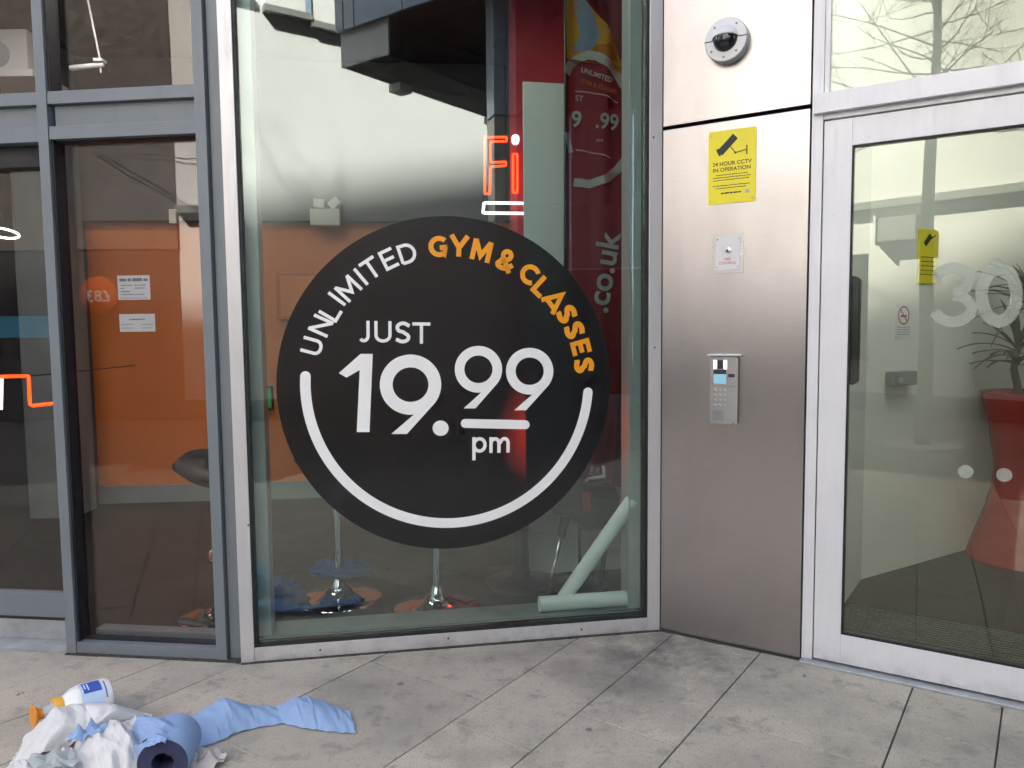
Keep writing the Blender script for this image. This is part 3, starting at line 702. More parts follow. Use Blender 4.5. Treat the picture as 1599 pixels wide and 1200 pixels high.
k0 = FC.L(1113, 366); k1 = FC.L(1161, 426); kc = (k0+k1)/2
kp = thing('key_switch', 'small square fire control key switch plate below the yellow sign', 'switch', FC)
kw, kh = (k1.x-k0.x)/2, (k0.z-k1.z)/2
MB().slab_xz(rrect(kc.x-kw, kc.x+kw, kc.z-kh, kc.z+kh, .004), -.003, -.0005).build('plate', 'plate_steel', kp, bevel=.0006)
MB().slab_xz(rrect(kc.x-kw*.78, kc.x+kw*.78, kc.z-kh*.82, kc.z+kh*.82, .003), -.0055, -.0035).build('cover', 'white_plastic', kp, bevel=.0006)
MB().lathe([(.012, .005), (.012, .010), (.010, .011), (.004, .011)], 24, Matrix.Translation((kc.x+.003, 0, kc.z+.012)) @ Mx).build('lock_ring', 'chrome', kp, smooth=True)
MB().lathe([(.0045, .0112), (.0045, .0125), (.001, .0125)], 14, Matrix.Translation((kc.x+.003, 0, kc.z+.012)) @ Mx).build('keyhole', 'ink_black', kp)
for i, (fx, fz) in enumerate(((-.66, .70), (.66, .70), (-.66, -.70), (.66, -.70))):
    MB().lathe([(.0035, .0055), (.0035, .0062), (.001, .0064)], 10, Matrix.Translation((kc.x+kw*fx, 0, kc.z+kh*fz)) @ Mx).build('screw', 'ink_black' if i == 0 else 'plate_steel', kp)
text_obj('FIRE', .016, 'ink_red', kp, 'lettering', (kc.x, -.0059, kc.z-kh*.30)); text_obj('CONTROL', .016, 'ink_red', kp, 'lettering', (kc.x, -.0059, kc.z-kh*.50))

i0 = FC.L(1112, 557); i1 = FC.L(1154, 664)
ip = thing('intercom', 'slim steel door intercom with lit screen and keypad under a small rain hood', 'intercom', FC)
ix0, ix1, iz1, iz0 = i0.x, i1.x, i0.z, FC.L(1112, 660).z; iw, ih = ix1-ix0, iz1-iz0
MB().slab_xz(rrect(ix0, ix1, iz0, iz1, .008), -.030, -.001).build('body', 'plate_steel', ip, bevel=.0018)
def I2(fx, fz): return (ix0+fx*iw, iz1-fz*ih)
def ibox(name, a, b, c, d, material, y0=-.0312, y1=-.0302):
    x0, z1 = I2(a, b); x1, z0 = I2(c, d); return MB().box(x0, x1, y0, y1, z0, z1).build(name, material, ip)
MB().box(ix0-.006, ix1+.018, -.052, -.001, iz1+.006, iz1+.012).build('rain_hood', 'white_plastic', ip, bevel=.0015)
ibox('lamp', .13, .05, .24, .18, 'led_white'); ibox('lamp', .50, .05, .61, .18, 'led_white'); ibox('camera_window', .28, .05, .46, .18, 'ink_black')
ibox('screen_bezel', .13, .19, .58, .255, 'ink_black'); ibox('screen', .14, .26, .60, .40, 'screen_blue'); ibox('reader_window', .66, .25, .89, .30, 'ink_black')
ibox('divider', .08, .43, .92, .437, 'ink_grey')
for r in range(4):
    for c in range(3):
        x, z = I2(.20+c*.17, .50+r*.075); MB().lathe([(.0055, .030), (.0055, .0322), (.004, .0328), (.001, .0328)], 12, Matrix.Translation((x, 0, z)) @ Mx).build('key', 'ink_faint' if (r+c) % 2 else 'plate_steel', ip)
ibox('fob_reader', .12, .80, .50, .945, 'ink_grey')

# stickers on glass of the side window --------------------------------
def A3(px, py, w=GW+.0095): return FA.L(px, py, w)
def notice(px0, py0, px1, py1, label, lines, head):
    a = A3(px0, py0); b = A3(px1, py1); t = thing('paper_notice', label, 'notice', FA, group=None); y = GW+.0095
    MB().box(a.x, b.x, y, y+.0006, b.z, a.z).build('sheet', 'white_paper', t); w_, h_ = b.x-a.x, a.z-b.z
    scribble(t, a.x+w_*head[0], a.x+w_*head[1], a.z-h_*head[2], h_*head[3], y-.0002, 'ink_grey', 'heading')
    for f0, f1, fz, mt in lines: scribble(t, a.x+w_*f0, a.x+w_*f1, a.z-h_*fz, .0045, y-.0002, mt)
notice(183, 431, 235, 468, 'upper white notice with opening times taped inside the side window', [(.1, .46, .42, 'ink_grey'), (.52, .86, .42, 'ink_grey'), (.1, .2, .54, 'ink_grey'), (.52, .84, .54, 'ink_grey'), (.1, .38, .68, 'ink_grey'), (.1, .48, .80, 'ink_grey'), (.52, .84, .80, 'ink_grey'), (.08, .9, .95, 'ink_faint')], (.06, .94, .24, .13))
notice(186, 491, 243, 518, 'lower white notice taped inside the side window below the other', [(.06, .40, .62, 'ink_faint'), (.62, .94, .62, 'ink_faint'), (.06, .40, .82, 'ink_faint'), (.62, .92, .82, 'ink_faint')], (.28, .72, .34, .08))
a = A3(263, 327); b = A3(275, 349)
cs = MB().box(a.x, b.x, GW+.009, GW+.032, b.z, a.z).build('door_sensor', 'cream_plastic', bevel=.003); at(tag(cs, 'small cream sensor block stuck high on the side window', 'sensor'), FA)

# ================================================================== INSIDE THE GYM
def stool(name, label, p, seat_ang, ring=False):
    t = thing(name, label, 'stool', loc=(p[0], p[1], .012), rotz=seat_ang, group='bar stools along the shop window')
    MB().lathe([(.215, 0), (.222, .004), (.215, .010), (.15, .022), (.08, .045), (.04, .085), (.032, .11), (.026, .12)], 48).build('base', 'chrome', t, smooth=True)
    MB().lathe([(.021, .11), (.021, .46), (.030, .462), (.030, .66)], 24).build('pole', 'chrome', t, smooth=True)
    if ring: MB().tube([(.028, 0, .36), (.10, -.02, .355), (.17, -.10, .35), (.18, -.16, .35), (.10, -.22, .35), (0, -.235, .35), (-.10, -.22, .35), (-.18, -.16, .35), (-.17, -.10, .35), (-.10, -.02, .355), (-.028, 0, .36)], .010, 8).build('footrest', 'chrome', t, smooth='all')
    P = []
    for i in range(13):
        a = i/12*2-1; row = []
        for j in range(13):
            b = j/12*2-1; r = max(abs(a), abs(b)); k = (r/sqrt(a*a+b*b)) if r > 0 else 1
            x, y = a*k*.20, b*k*.19; row.append((x, y, .68+.10*(x/.2)**2+.14*max(0, y/.19)**2))
        P.append(row)
    MB().grid(P).build('seat', 'black_leather', t, smooth='all', solid=.05)
    MB().tube([(.06, 0, .65), (.16, .05, .63)], .006, 8).build('lever', 'chrome', t, smooth='all')
    return t
stool('bar_stool', 'black seated bar stool partly hidden behind the grey window stile', gnd(352, 962, .012), 1.1, True)
stool('bar_stool', 'chrome bar stool with blue cloth on it, below left of the round sticker', gnd(530, 935, .012), .5)
stool('bar_stool', 'chrome bar stool standing below the middle of the round sticker', gnd(683, 950, .012), -.3)
# cloths
def blob(name, label, cat, material, c, sx, sy, sz, seed, nfreq=6, rotz=0, amp=.35):
    P = []
    for i in range(21):
        th = pi/2*i/20; row = []
        for j in range(33):
            ph = 2*pi*j/32; d = Vector((cos(ph)*sin(th), sin(ph)*sin(th), cos(th)))
            k = 1+amp*noise.noise(d*nfreq*.5+Vector((seed, 0, 0)))+amp*.4*noise.noise(d*nfreq*1.4+Vector((0, seed, 0)))
            row.append((d.x*sx*k, d.y*sy*k, max(0.001, d.z*sz*k)))
        P.append(row)
    return tag(MB().grid(P).build(name, material, loc=c, rotz=rotz, smooth='all'), label, cat)
q = gnd(430, 952, .012); blob('blue_cloth', 'blue cloth heaped on the floor behind the window corner', 'cloth', 'blue_cloth', (q.x, q.y+.07, .013), .13, .11, .13, 3)
q = gnd(530, 935, .012); blob('folded_cloth', 'dark blue cloth draped over a stool foot ring', 'cloth', 'blue_cloth', (q.x, q.y+.05, .135), .16, .10, .07, 9, 7)

# white partition with the feather flags in front
wp = tag(MB().prism([(.075, 4.28), (.70, 4.40), (.70, 4.46), (.075, 4.34)], .013, 2.80).build('white_partition', 'white_wall', bevel=.003), 'white partition panel standing behind the feather flag', 'partition')
# neon wall sign
FN = Frame((-1.19, 5.05), 0.06)
ns = thing('neon_sign', 'red and white outline neon lettering glowing beside the white partition', 'neon sign', FN)
def N3(px, py): p = FN.L(px, py, 0); return p
def neon(pts, name, material, r=.0075, closed=True):
    q = [N3(*p) for p in pts]
    if closed: q = q+[q[0]]
    path = []
    for i in range(len(q)-1):
        path += [q[i]+(q[i+1]-q[i])*t for t in (.02, .5, .98)]
    if closed: path.append(path[0])
    MB().tube(path, r, 8, not closed).build(name, material, ns, smooth='all')
neon([(757, 214.5), (791, 214.5), (791, 221), (766, 221.5), (766, 254), (790, 253), (790, 259), (766, 261), (765, 303), (757, 303)], 'letter', 'neon_red')
neon([(801, 241), (808, 241), (808, 301), (801, 301)], 'letter', 'neon_red')
neon([(801.5, 215), (803, 213), (807, 213), (808.5, 215), (808.5, 221), (807, 224), (803, 224), (801.5, 222)], 'letter', 'neon_white', .011)
neon([(756, 317), (860, 318.5), (860, 334), (754, 333)], 'underline', 'neon_white', .010)
for x, y in ((762, 260), (804, 270), (790, 326)):
    p = N3(x, y); MB().tube([p, p+Vector((0, 1.4, 0))], .004, 6).build('standoff', 'black_plastic', ns)

# feather flags
def flag_thing(name, label, left, right, yw, ph, bands):
    t = thing(name, label, 'flag', FB)
    def pt(px, py, off=0):
        p = FB.L(px, py, yw); wv = .022*sin((px-left[0][0])*.085+ph)+.010*sin(px*.19+py*.006+ph*2)
        return Vector((p.x, yw+wv+off, p.z))
    def edge(tab, y):
        for (x0, a), (x1, b) in zip(tab[:-1], tab[1:]):
            if a <= y <= b: return x0+(x1-x0)*(y-a)/(b-a)
        return tab[0][0] if y < tab[0][1] else tab[-1][0]
    def patch(name, poly, material, off, n=26):
        """cut of cloth: fill the outline with rows following the folds"""
        ys = [p[1] for p in poly]; ya, yb_ = min(ys), max(ys); P = []
        for i in range(n+1):
            y = ya+.01+(yb_-ya-.02)*i/n; xs = []
            for (xa, a), (xb, b) in zip(poly, poly[1:]+poly[:1]):
                if (a <= y < b) or (b <= y < a): xs.append(xa+(xb-xa)*(y-a)/(b-a))
            if len(xs) < 2: continue
            x0, x1 = min(xs), max(xs); P.append([pt(x0+(x1-x0)*j/12, y, off) for j in range(13)])
        return MB().grid(P).build(name, material, t, smooth='all')
    body = [(edge(left, y), y) for y in range(-150, 761, 35)]+[(edge(right, y), y) for y in range(760, -151, -35)]
    patch('cloth', body, bands, 0, 60)
    return t, pt, patch
fl, fpt, fpatch = flag_thing('feather_flag', 'red feather flag with orange tip and price roundel behind the window', [(884, -150), (882, 0), (882, 420), (900, 600), (905, 760)], [(884, -150), (912, 0), (950, 45), (968, 80), (980, 130), (988, 200), (988, 300), (978, 420), (968, 600), (955, 760)], .62, 0.0, 'flag_red')
fpatch('flame', [(884, -149), (911, 0), (949, 45), (967, 80), (979, 125), (940, 96), (915, 82), (884, 100), (883, 0)], 'flag_orange', -.004)
fpatch('flame', [(926, 73), (950, 70), (971, 90), (979, 126), (953, 108), (930, 88)], 'flag_amber', -.006)
fpatch('flame', [(896, -40), (908, -10), (925, 20), (934, 48), (935, 64), (922, 80), (900, 80), (893, 72), (908, 55), (900, 20)], 'flag_blue', -.006)
def frim(pts, wd_):
    dense = []
    for (xa, ya_), (xb, yb2) in zip(pts[:-1], pts[1:]): dense += [(xa+(xb-xa)*t/6, ya_+(yb2-ya_)*t/6) for t in range(6)]
    dense.append(pts[-1]); mb = MB()
    for qd in stroke(dense, wd_): mb.add([fpt(p.x, p.y, -.008) for p in qd], [(0, 1, 2, 3)])
    mb.build('roundel_rim', 'flag_white', fl)
frim([(884, 116), (890, 102), (902, 91), (918, 87), (932, 90), (950, 104), (968, 121), (980, 140), (984, 156)], 13)
frim([(884, 208), (887, 220), (893, 238)], 9)
frim([(897, 284), (920, 288), (945, 281), (965, 265), (980, 245), (987, 222)], 13)
frim([(900, 141), (930, 148), (966, 160)], 1.8); frim([(900, 233), (930, 241), (952, 249)], 1.8)
def ftext(b, px, py, size, rot=0, material='flag_white', thick=.0, sx=1, shear=0):
    p = fpt(px, py, -.030); return text_obj(b, size, material, fl, 'lettering', p, rot=rot, thick=thick, sx=sx)
ftext('UNLIMITED', 929, 121, .036, -.28, thick=.0006, sx=.95); ftext('GYM & CLASSES', 932, 139, .030, -.26, 'flag_amber', .0004, .95)
ftext('ST', 904, 155, .042, -.1); ftext('9', 900, 188, .115, -.05, thick=.002); ftext('.99', 943, 196, .115, -.10, thick=.002, sx=.9); ftext('pm', 933, 222, .03, -.1)
ftext('.co.uk', 938, 428, .175, 1.40, thick=.0035); ftext('E', 930, 735, .12, 1.4, thick=.002)
MB().tube([fpt(883, -160), fpt(883, 420), fpt(902, 640), fpt(905, 770), FB.L(905, 800, .62), Vector((FB.L(905, 800, .62).x, .62, .03))], .009, 8).build('pole', 'black_plastic', fl, smooth='all')
MB().lathe([(.16, .013), (.16, .03), (.03, .045), (.02, .09)], 24, Matrix.Translation((FB.L(905, 800, .62).x, .62, 0))).build('base', 'black_plastic', fl, smooth=True)
f2, fpt2, fpatch2 = flag_thing('feather_flag', 'second dark red feather flag half hidden at the right window edge', [(930, -150), (935, 0), (950, 300), (955, 600), (948, 760)], [(931, -150), (972, 0), (990, 200), (1003, 350), (1000, 520), (985, 760)], .72, 1.2, 'flag_dark')
p = fpt2(962, 520, -.03); text_obj('.co.uk', .085, 'flag_white', f2, 'lettering', p, rot=1.42)
MB().tube([fpt2(975, 760), Vector((fpt2(975, 760).x, .72, .03))], .009, 8).build('pole', 'black_plastic', f2)

lbx = thing('added_glow_box', 'added red glowing box behind the right side of the black sticker', 'added glow', FB)  # added behind the sticker to make its red glow
qa, qb = FB.L(775, 765, .9), FB.L(880, 580, .9)
MB().box(qa.x-.02, qb.x+.02, .901, 1.0, qa.z-.02, qb.z+.02).build('case', 'black_plastic', lbx, bevel=.004); MB().box(qa.x, qb.x, .89, .9005, qa.z, qb.z).build('face', 'added_red_glow', lbx)
MB().box((qa.x+qb.x)/2-.02, (qa.x+qb.x)/2+.02, .93, .97, .02, qa.z-.021).build('post', 'black_plastic', lbx); MB().box(qa.x-.04, qb.x+.04, .85, 1.05, .0125, .0195).build('foot', 'black_plastic', lbx)
# paper tubes on the inner sill
def tube_thing(name, label, a, b, r):
    a, b = Vector(a), Vector(b); d = (b-a); M = Matrix.Translation(a) @ d.to_track_quat('Z', 'Y').to_matrix().to_4x4(); L = d.length
    o = MB().lathe([(r*.8, .004), (r, 0), (r, L), (r*.8, L), (r*.8, L-.05), (r*.8, .05)], 28, M).build(name, 'tube_white', smooth=True); at(o, FB)
    return tag(o, label, 'tube')
ya = FB.L(853, 957, .14); yb_ = FB.L(977, 949, .14)
tube_thing('paper_tube', 'white cardboard tube lying flat on the inner window sill', (FB.L(842, 957, .15).x, .15, .075+.037), (FB.L(979, 950, .15).x, .15, .075+.037), .037)
la, lb = FB.L(880, 942, .235), FB.L(989, 779, .13)
tube_thing('paper_tube', 'white cardboard tube leaning up against the window frame corner', (la.x, .235, .10), (lb.x, .13, lb.z), .036)

# floor machine behind the tubes
fm = thing('exercise_machine', 'black exercise machine with splayed legs behind the leaning tube', 'gym machine', FB)
mp_ = lambda px, py, w=.50: FB.L(px, py, w)
pts_ = [mp_(*q) for q in ((862, 800), (858, 775), (880, 762), (905, 752), (955, 757), (962, 772), (958, 800), (940, 822), (905, 824), (890, 805))]
MB().slab_xz([(p.x, p.z) for p in pts_], .42, .62).build('body', 'black_plastic', fm, bevel=.012, smooth=True)
MB().tube([mp_(915, 752), mp_(920, 748), mp_(944, 745), mp_(942, 728)], .009, 8).build('handle', 'white_plastic', fm, smooth='all')
MB().box(mp_(903, 760).x, mp_(916, 760).x, .410, .4195, mp_(905, 792).z, mp_(905, 762).z).build('stripe', 'red_gloss', fm, bevel=.003)
MB().tube([mp_(884, 800), mp_(876, 838)], [.026, .022], 12).build('leg_sleeve', 'black_plastic', fm, smooth='all')
q1 = mp_(853, 945, .45); MB().tube([mp_(877, 836), Vector((q1.x, .45, .03))], .010, 10).build('leg', 'chrome', fm, smooth='all')
q1 = mp_(935, 935, .55); MB().tube([mp_(948, 818, .5), mp_(942, 880, .52), Vector((q1.x, .55, .03))], .013, 10).build('leg', 'black_plastic', fm, smooth='all')
q = gnd(815, 925, .012)
rb = thing('round_base', 'low dark round stand base on the gym floor left of the tubes', 'stand', loc=(q.x, q.y+.12, .012))
MB().lathe([(.20, 0), (.21, .01), (.20, .022), (.06, .05), (.05, .09)], 40).build('disc', 'black_plastic', rb, smooth=True)
MB().lathe([(.045, .09), (.042, .42), (.16, .46), (.17, .50), (.02, .51)], 32).build('column', 'black_plastic', rb, smooth=True)

# wall things
FO = Frame((-3.45, 6.22), atan2(.28, 3.51))
el = thing('emergency_light', 'pale twin-spot emergency light high on the gym wall', 'light', FO)
a = FO.L(484, 352, -.22); b = FO.L(530, 326, -.22)
MB().box(a.x, b.x, -.22, -.125, a.z, b.z).build('box', 'pale_panel', el, bevel=.006)
for x, rot in ((498, .1), (522, -.7)):
    c = FO.L(x, 318, -.2); MB().box(-.045, .045, -.04, .04, -.035, .035).build('spot_head', 'pale_panel', el, bevel=.008).matrix_local = Matrix.Translation((c.x, -.18, c.z)) @ Matrix.Rotation(rot, 4, 'Y')
a = FO.L(437, 500, -.05); b = FO.L(500, 427, -.05)
pb = thing('wall_box', 'orange box panel fixed to the orange gym wall beside the sticker', 'box', FO)
MB().box(a.x, b.x, -.14, -.003, a.z, b.z).build('body', 'dark_orange', pb, bevel=.006); MB().box(a.x+.03, b.x-.03, -.146, -.1405, a.z+.03, b.z-.03).build('lid', 'orange_paint', pb, bevel=.003)
# grey post and mirror left of the orange wall
gp = tag(MB().box(-3.72, -3.38, 5.72, 6.05, .012, 3.59).build('grey_column', 'skirting_grey', bevel=.01), 'plain grey square column left of the orange wall', 'column')
mr = thing('mirror', 'tall pale-framed mirror with a row of small lamps, seen through sliding door', 'mirror', loc=(-4.55, 5.75, .02))
MB().box(-.35, .35, 0, .02, .1, 2.3).build('sheet', 'window_dark', mr); MB().box(.35, .40, -.02, .03, .05, 2.35).box(-.40, -.35, -.02, .03, .05, 2.35).box(-.3499, .3499, -.02, .03, 2.301, 2.35).build('frame', 'white_plastic', mr)
for i in range(4):
    MB().lathe([(.004, 0), (.022, .004), (.026, .02), (.018, .035), (.004, .04)], 16, Matrix.Translation((.47, -.02, 1.05+i*.28)) @ Mx).build('lamp', 'lamp_warm', mr, smooth='all')
MB().box(.445, .495, -.015, .02, .9, 2.1).build('lamp_rail', 'orange_paint', mr)
# neon line on the wall left
FN2 = Frame((-3.6, 4.6), 0.0)
n2 = thing('neon_sign', 'stepped red neon line low behind the sliding door', 'neon sign', FN2)
pth = [FN2.L(*p, 0) for p in ((-60, 589), (0, 588.5), (40, 587.5), (44.5, 588), (45, 592), (46, 620), (47, 632), (51, 634), (93, 629))]
MB().tube(pth, .010, 8).build('tube', 'neon_red', n2, smooth='all')
MB().tube([pth[3], pth[3]+Vector((0, 1.3, 0))], .004, 6).build('standoff', 'black_plastic', n2)
MB().tube([FN2.L(-8, 640), FN2.L(-6, 592), FN2.L(3, 592), FN2.L(2, 640)], .008, 8).build('letter', 'neon_white', n2)
# ring lamp and hanging light
r0 = Vector((-3.75, 4.75, 0)); rp = FN2.L(2, 361)
rlp = thing('ring_lamp', 'lit white ring lamp hanging behind the sliding door', 'lamp', FN2)
MB().tube([(rp.x+.085*cos(2*pi*i/32)-.06, .1+.085*sin(2*pi*i/32), rp.z-.022*sin(2*pi*i/32)) for i in range(33)], .006, 8, False).build('ring', 'lamp_white', rlp, smooth='all')
for i in range(3):
    a = 2*pi*i/3; MB().tube([(rp.x+.085*cos(a)-.06, .1+.085*sin(a), rp.z-.022*sin(a)), (rp.x-.06, .1, 3.6)], .0015, 5).build('wire', 'cable_black', rlp)
h0 = FN2.L(110, 107, .15); h1 = FN2.L(162, 101, .15)
hl = thing('hanging_light', 'slim white light bar hanging on a thin rod inside upper pane', 'light', FN2)
MB().tube([h0, h1], .016, 12).build('bar', 'white_plastic', hl, smooth='all'); MB().box(h1.x-.05, h1.x+.005, .12, .18, h1.z+.012, h1.z+.03).build('clamp', 'white_plastic', hl, bevel=.003)
MB().tube([(h1.x-.02, .15, h1.z+.02), (h1.x-.10, .15, 3.6)], .006, 8).build('rod', 'white_plastic', hl); MB().tube([(h1.x-.02, .15, h1.z-.05), (h1.x-.02, .15, h1.z+.0)], .004, 6).build('pin', 'white_plastic', hl)
# white air unit
a = FN2.L(-60, 112, .5); b = FN2.L(40, 45, .5)
ac = thing('air_unit', 'white air conditioning unit with round fan high behind the left pane', 'air unit', FN2)
MB().box(a.x, b.x, .5, .78, a.z, b.z).build('casing', 'white_plastic', ac, bevel=.01)
c = FN2.L(-5, 85, .498); MB().lathe([(.002, .0), (.085, .0), (.085, .004), (.078, .008)], 32, Matrix.Translation((c.x, .499, c.z)) @ Mx).build('fan_grille', 'ink_faint', ac, smooth=True)
MB().box(a.x, b.x+.06, .45, .85, a.z-.05, a.z-.004).build('shelf', 'white_plastic', ac, bevel=.004)
a = FO.L(411, 640, -.02); b = FO.L(426, 603, -.02)
xs2 = thing('exit_sign', 'small green lit exit sign low on the gym wall at left', 'sign', FO); MB().box(a.x, b.x, -.05, -.002, a.z, b.z).build('case', 'black_plastic', xs2, bevel=.004); MB().box(a.x+.01, b.x-.01, -.056, -.0505, a.z+.02, b.z-.02).build('face', 'exit_green', xs2)
# strip lights added out of view near the glass to brighten the gym
for i, (fr, u0, u1, lab) in enumerate(((FA, -1.6, -.85, 'sliding door'), (FA, -.62, -.05, 'side window'), (FB, .15, .80, 'left half of the big window'), (FB, 1.0, 1.30, 'right half of the big window'))):
    t = thing('added_strip_light', 'added unseen strip light on the gym ceiling just behind the '+lab, 'light', fr, group='added strip lights on the gym ceiling')
    MB().box(u0, u1, .65, .81, 3.535, 3.599).build('housing', 'white_plastic', t, bevel=.005); MB().box(u0+.02, u1-.02, .67, .79, 3.526, 3.5345).build('diffuser', 'added_strip_glow_left' if fr is FA else 'added_strip_glow', t)
# ================================================================== INSIDE THE LOBBY
FL = Frame((1.96, 4.17), atan2(1.62, 2.74))
def wall_rect(px0, py0, px1, py1, w): a = FL.L(px0, py0, w); b = FL.L(px1, py1, w); return min(a.x, b.x), max(a.x, b.x), min(a.z, b.z), max(a.z, b.z)
t = thing('warning_sign', 'yellow camera warning sign on the lobby wall behind the door glass', 'sign', FL)
x0, x1, z0, z1 = wall_rect(1432, 443, 1466, 360, -.005)
MB().box(x0, x1, -.006, -.002, z0, z1).build('board', 'sign_yellow', t)
flat([[[Vector((x0+(x1-x0)*a, z0+(z1-z0)*b)) for a, b in ((.25, .75), (.55, .93), (.68, .86), (.38, .68))]], stroke([Vector((x0+(x1-x0)*.5, z0+(z1-z0)*.8)), Vector((x0+(x1-x0)*.85, z0+(z1-z0)*.9))], .008)], -.0062, .0004).build('camera_symbol', 'ink_black', t)
for k in range(5): scribble(t, x0+.03, x1-.03, z0+(z1-z0)*(.48-.08*k), .006, -.0063, 'ink_black')
t = thing('no_smoking_sign', 'small white no smoking notice on the lobby wall', 'sign', FL)
x0, x1, z0, z1 = wall_rect(1398, 528, 1424, 475, -.004)
MB().box(x0, x1, -.004, -.001, z0, z1).build('sheet', 'white_paper', t)
cx, cz2 = (x0+x1)/2, z0+(z1-z0)*.66; rr_ = (x1-x0)*.33
flat([stroke(arc(cx, cz2, rr_, rr_, 0, 360, 30)[:-1], .009, True), stroke([(cx-rr_*.7, cz2+rr_*.7), (cx+rr_*.7, cz2-rr_*.7)], .008)], -.0042, .0004).build('ban_symbol', 'ink_red', t)
flat([stroke([(cx-rr_*.6, cz2-.004), (cx+rr_*.55, cz2-.004)], .010)], -.0041, .0003).build('cigarette', 'ink_black', t)
for k in range(4): scribble(t, x0+.012, x1-.012, z0+(z1-z0)*(.30-.07*k), .005, -.0042, 'ink_grey')
t = thing('exit_button', 'grey green door release box on the lobby wall', 'switch', FL)
x0, x1, z0, z1 = wall_rect(1389, 603, 1425, 579, -.03)
MB().box(x0, x1, -.06, -.001, z0, z1).build('box', 'skirting_grey', t, bevel=.006); MB().box(x0+.03, x0+.07, -.066, -.0605, z0+.015, z0+.045).build('button', 'ink_faint', t, bevel=.002)
lt = thing('added_lobby_light', 'added unseen panel light in the lobby ceiling above the door mat', 'light', FC)  # added out of view to brighten the lobby
MB().box(uJ+.1, uD1+.9, .30, .70, 3.55, 3.599).build('housing', 'white_plastic', lt, bevel=.004); MB().box(uJ+.13, uD1+.87, .33, .67, 3.54, 3.5495).build('diffuser', 'added_lobby_glow', lt)
# planter with spiky plant
vc = gnd(1598, 880, .012)
vz = thing('planter', 'tall waisted glossy red planter inside the lobby', 'planter', loc=(vc.x*(vc.y+.10)/vc.y, vc.y+.10, .012))
d_ = (vc-CAM).length; dep = vc.y+.10
rp_ = lambda px: (1598-px)/F*dep*1.06
MB().lathe([(.02, .001), (rp_(1522), 0), (rp_(1532), .14), (rp_(1545), .30), (rp_(1553), .45), (rp_(1555), .56), (rp_(1550), .72), (rp_(1541), .90), (rp_(1534), 1.02), (rp_(1537), 1.02), (rp_(1545), .98), (.02, .97)], 48).build('pot', 'red_gloss', vz, smooth=True)
MB().lathe([(rp_(1546), .982), (.01, .985)], 24).build('soil', 'soil', vz)
pt_ = thing('spiky_plant', 'strap-leaved pot plant growing in the red planter', 'plant', loc=(vc.x*(vc.y+.10)/vc.y, vc.y+.10, .99))
MB().tube([(0, 0, 0), (.02, .01, .25), (0, .02, .62)], [.03, .025, .02], 10).build('stem', 'bark', pt_, smooth='all')
MB().tube([(-.06, 0, 0), (-.10, .01, .18), (-.09, .0, .3)], [.022, .02, .016], 10).build('stem', 'bark', pt_, smooth='all')
rp2 = random.Random(5)
for i in range(84):
    a = rp2.uniform(0, 2*pi); base = Vector((0, .02, .60)) if i % 3 else Vector((-.09, 0, .3)); base = base+Vector((0, 0, rp2.uniform(-.1, .05)))
    L = rp2.uniform(.28, .5); el_ = rp2.uniform(.15, 1.25); wdl = rp2.uniform(.012, .020); P = []
    for k in range(9):
        s_ = k/8; r_ = L*s_; z = sin(el_)*r_-.42*L*s_*s_*(1.15-sin(el_)*.8)*1.4; x = cos(el_)*r_
        ww = wdl*(1-s_**2.2)*(.6+.8*min(1, s_*3)); dx, dy = cos(a), sin(a)
        P.append([base+Vector((dx*x-dy*ww, dy*x+dx*ww, z+.004)), base+Vector((dx*x, dy*x, z-.002)), base+Vector((dx*x+dy*ww, dy*x-dx*ww, z+.004))])
    MB().grid(P).build('leaf', 'leaf_dark', pt_, smooth='all')
# door mat with grille bars
FM = FC
mt_ = thing('entrance_mat', 'dark slatted entrance mat just inside the street door', 'mat', FC)
MB().box(uJ+.02, uD1, .11, .78, .0105, .020).build('tray', 'rubber', mt_)
for i in range(22): MB().box(uJ+.03, uD1-.01, .125+i*.029, .125+i*.029+.006, .0205, .0245).build('bar', 'mat_bar', mt_)
# pull handle & closer inside door
hb = thing('entry_phone', 'black upright handset unit at the left inside edge of the door', 'phone', FC)
a = FC.L(1322, 600, .13); b = FC.L(1344, 432, .13)
MB().slab_xz(rrect(a.x-.03, b.x, a.z, b.z, .02), .09, .17).build('case', 'black_plastic', hb, bevel=.006, smooth=True)
MB().slab_xz(rrect(a.x-.02, a.x+.008, FC.L(1320, 725, .1).z, FC.L(1320, 685, .1).z, .003), .061, .10).build('lever', 'ink_black', hb, bevel=.003)

# ================================================================== STREET BEHIND THE VIEWER (seen in the glass)
FS = Frame((-9.6, -3.79), atan2(-.26, .965))              # foot of the pale building opposite
FS2 = thing('cream_building', 'pale cream rendered building across the street, mirrored in the glass', 'building', FS)
# in this frame the street side is +y
FSo = FS2
MB().box(2.3, 17, -6, 0, 3.42, 13).build('upper_wall', 'render_cream', FSo)
MB().box(2.3, 7.4, -6, -.02, .32, 3.30).build('lower_wall', 'render_cream', FSo); MB().box(7.401, 17, -6, 0, .32, 3.419).build('lower_wall', 'render_cream', FSo)
MB().box(2.3, 7.4, -6, .12, 3.301, 3.419).build('ledge', 'ledge_grey', FSo)
MB().box(2.3, 17, -6, .012, 0, .32).build('plinth', 'plinth_dark', FSo)
for x in (3.4, 12.6):
    o = MB().box(x, x+1.3, -.05, -.012, .9, 2.6).build('window', 'window_dark', FSo); MB().box(x-.06, x+1.36, -.02, .03, .84, .899).build('sill', 'ledge_grey', o)
for x in (3.2, 14.0):
    o = MB().box(x, x+1.2, -.05, .004, 8.2, 10).build('window', 'window_dark', FSo); MB().box(x-.06, x+1.26, -.02, .05, 8.12, 8.199).build('sill', 'ledge_grey', o)
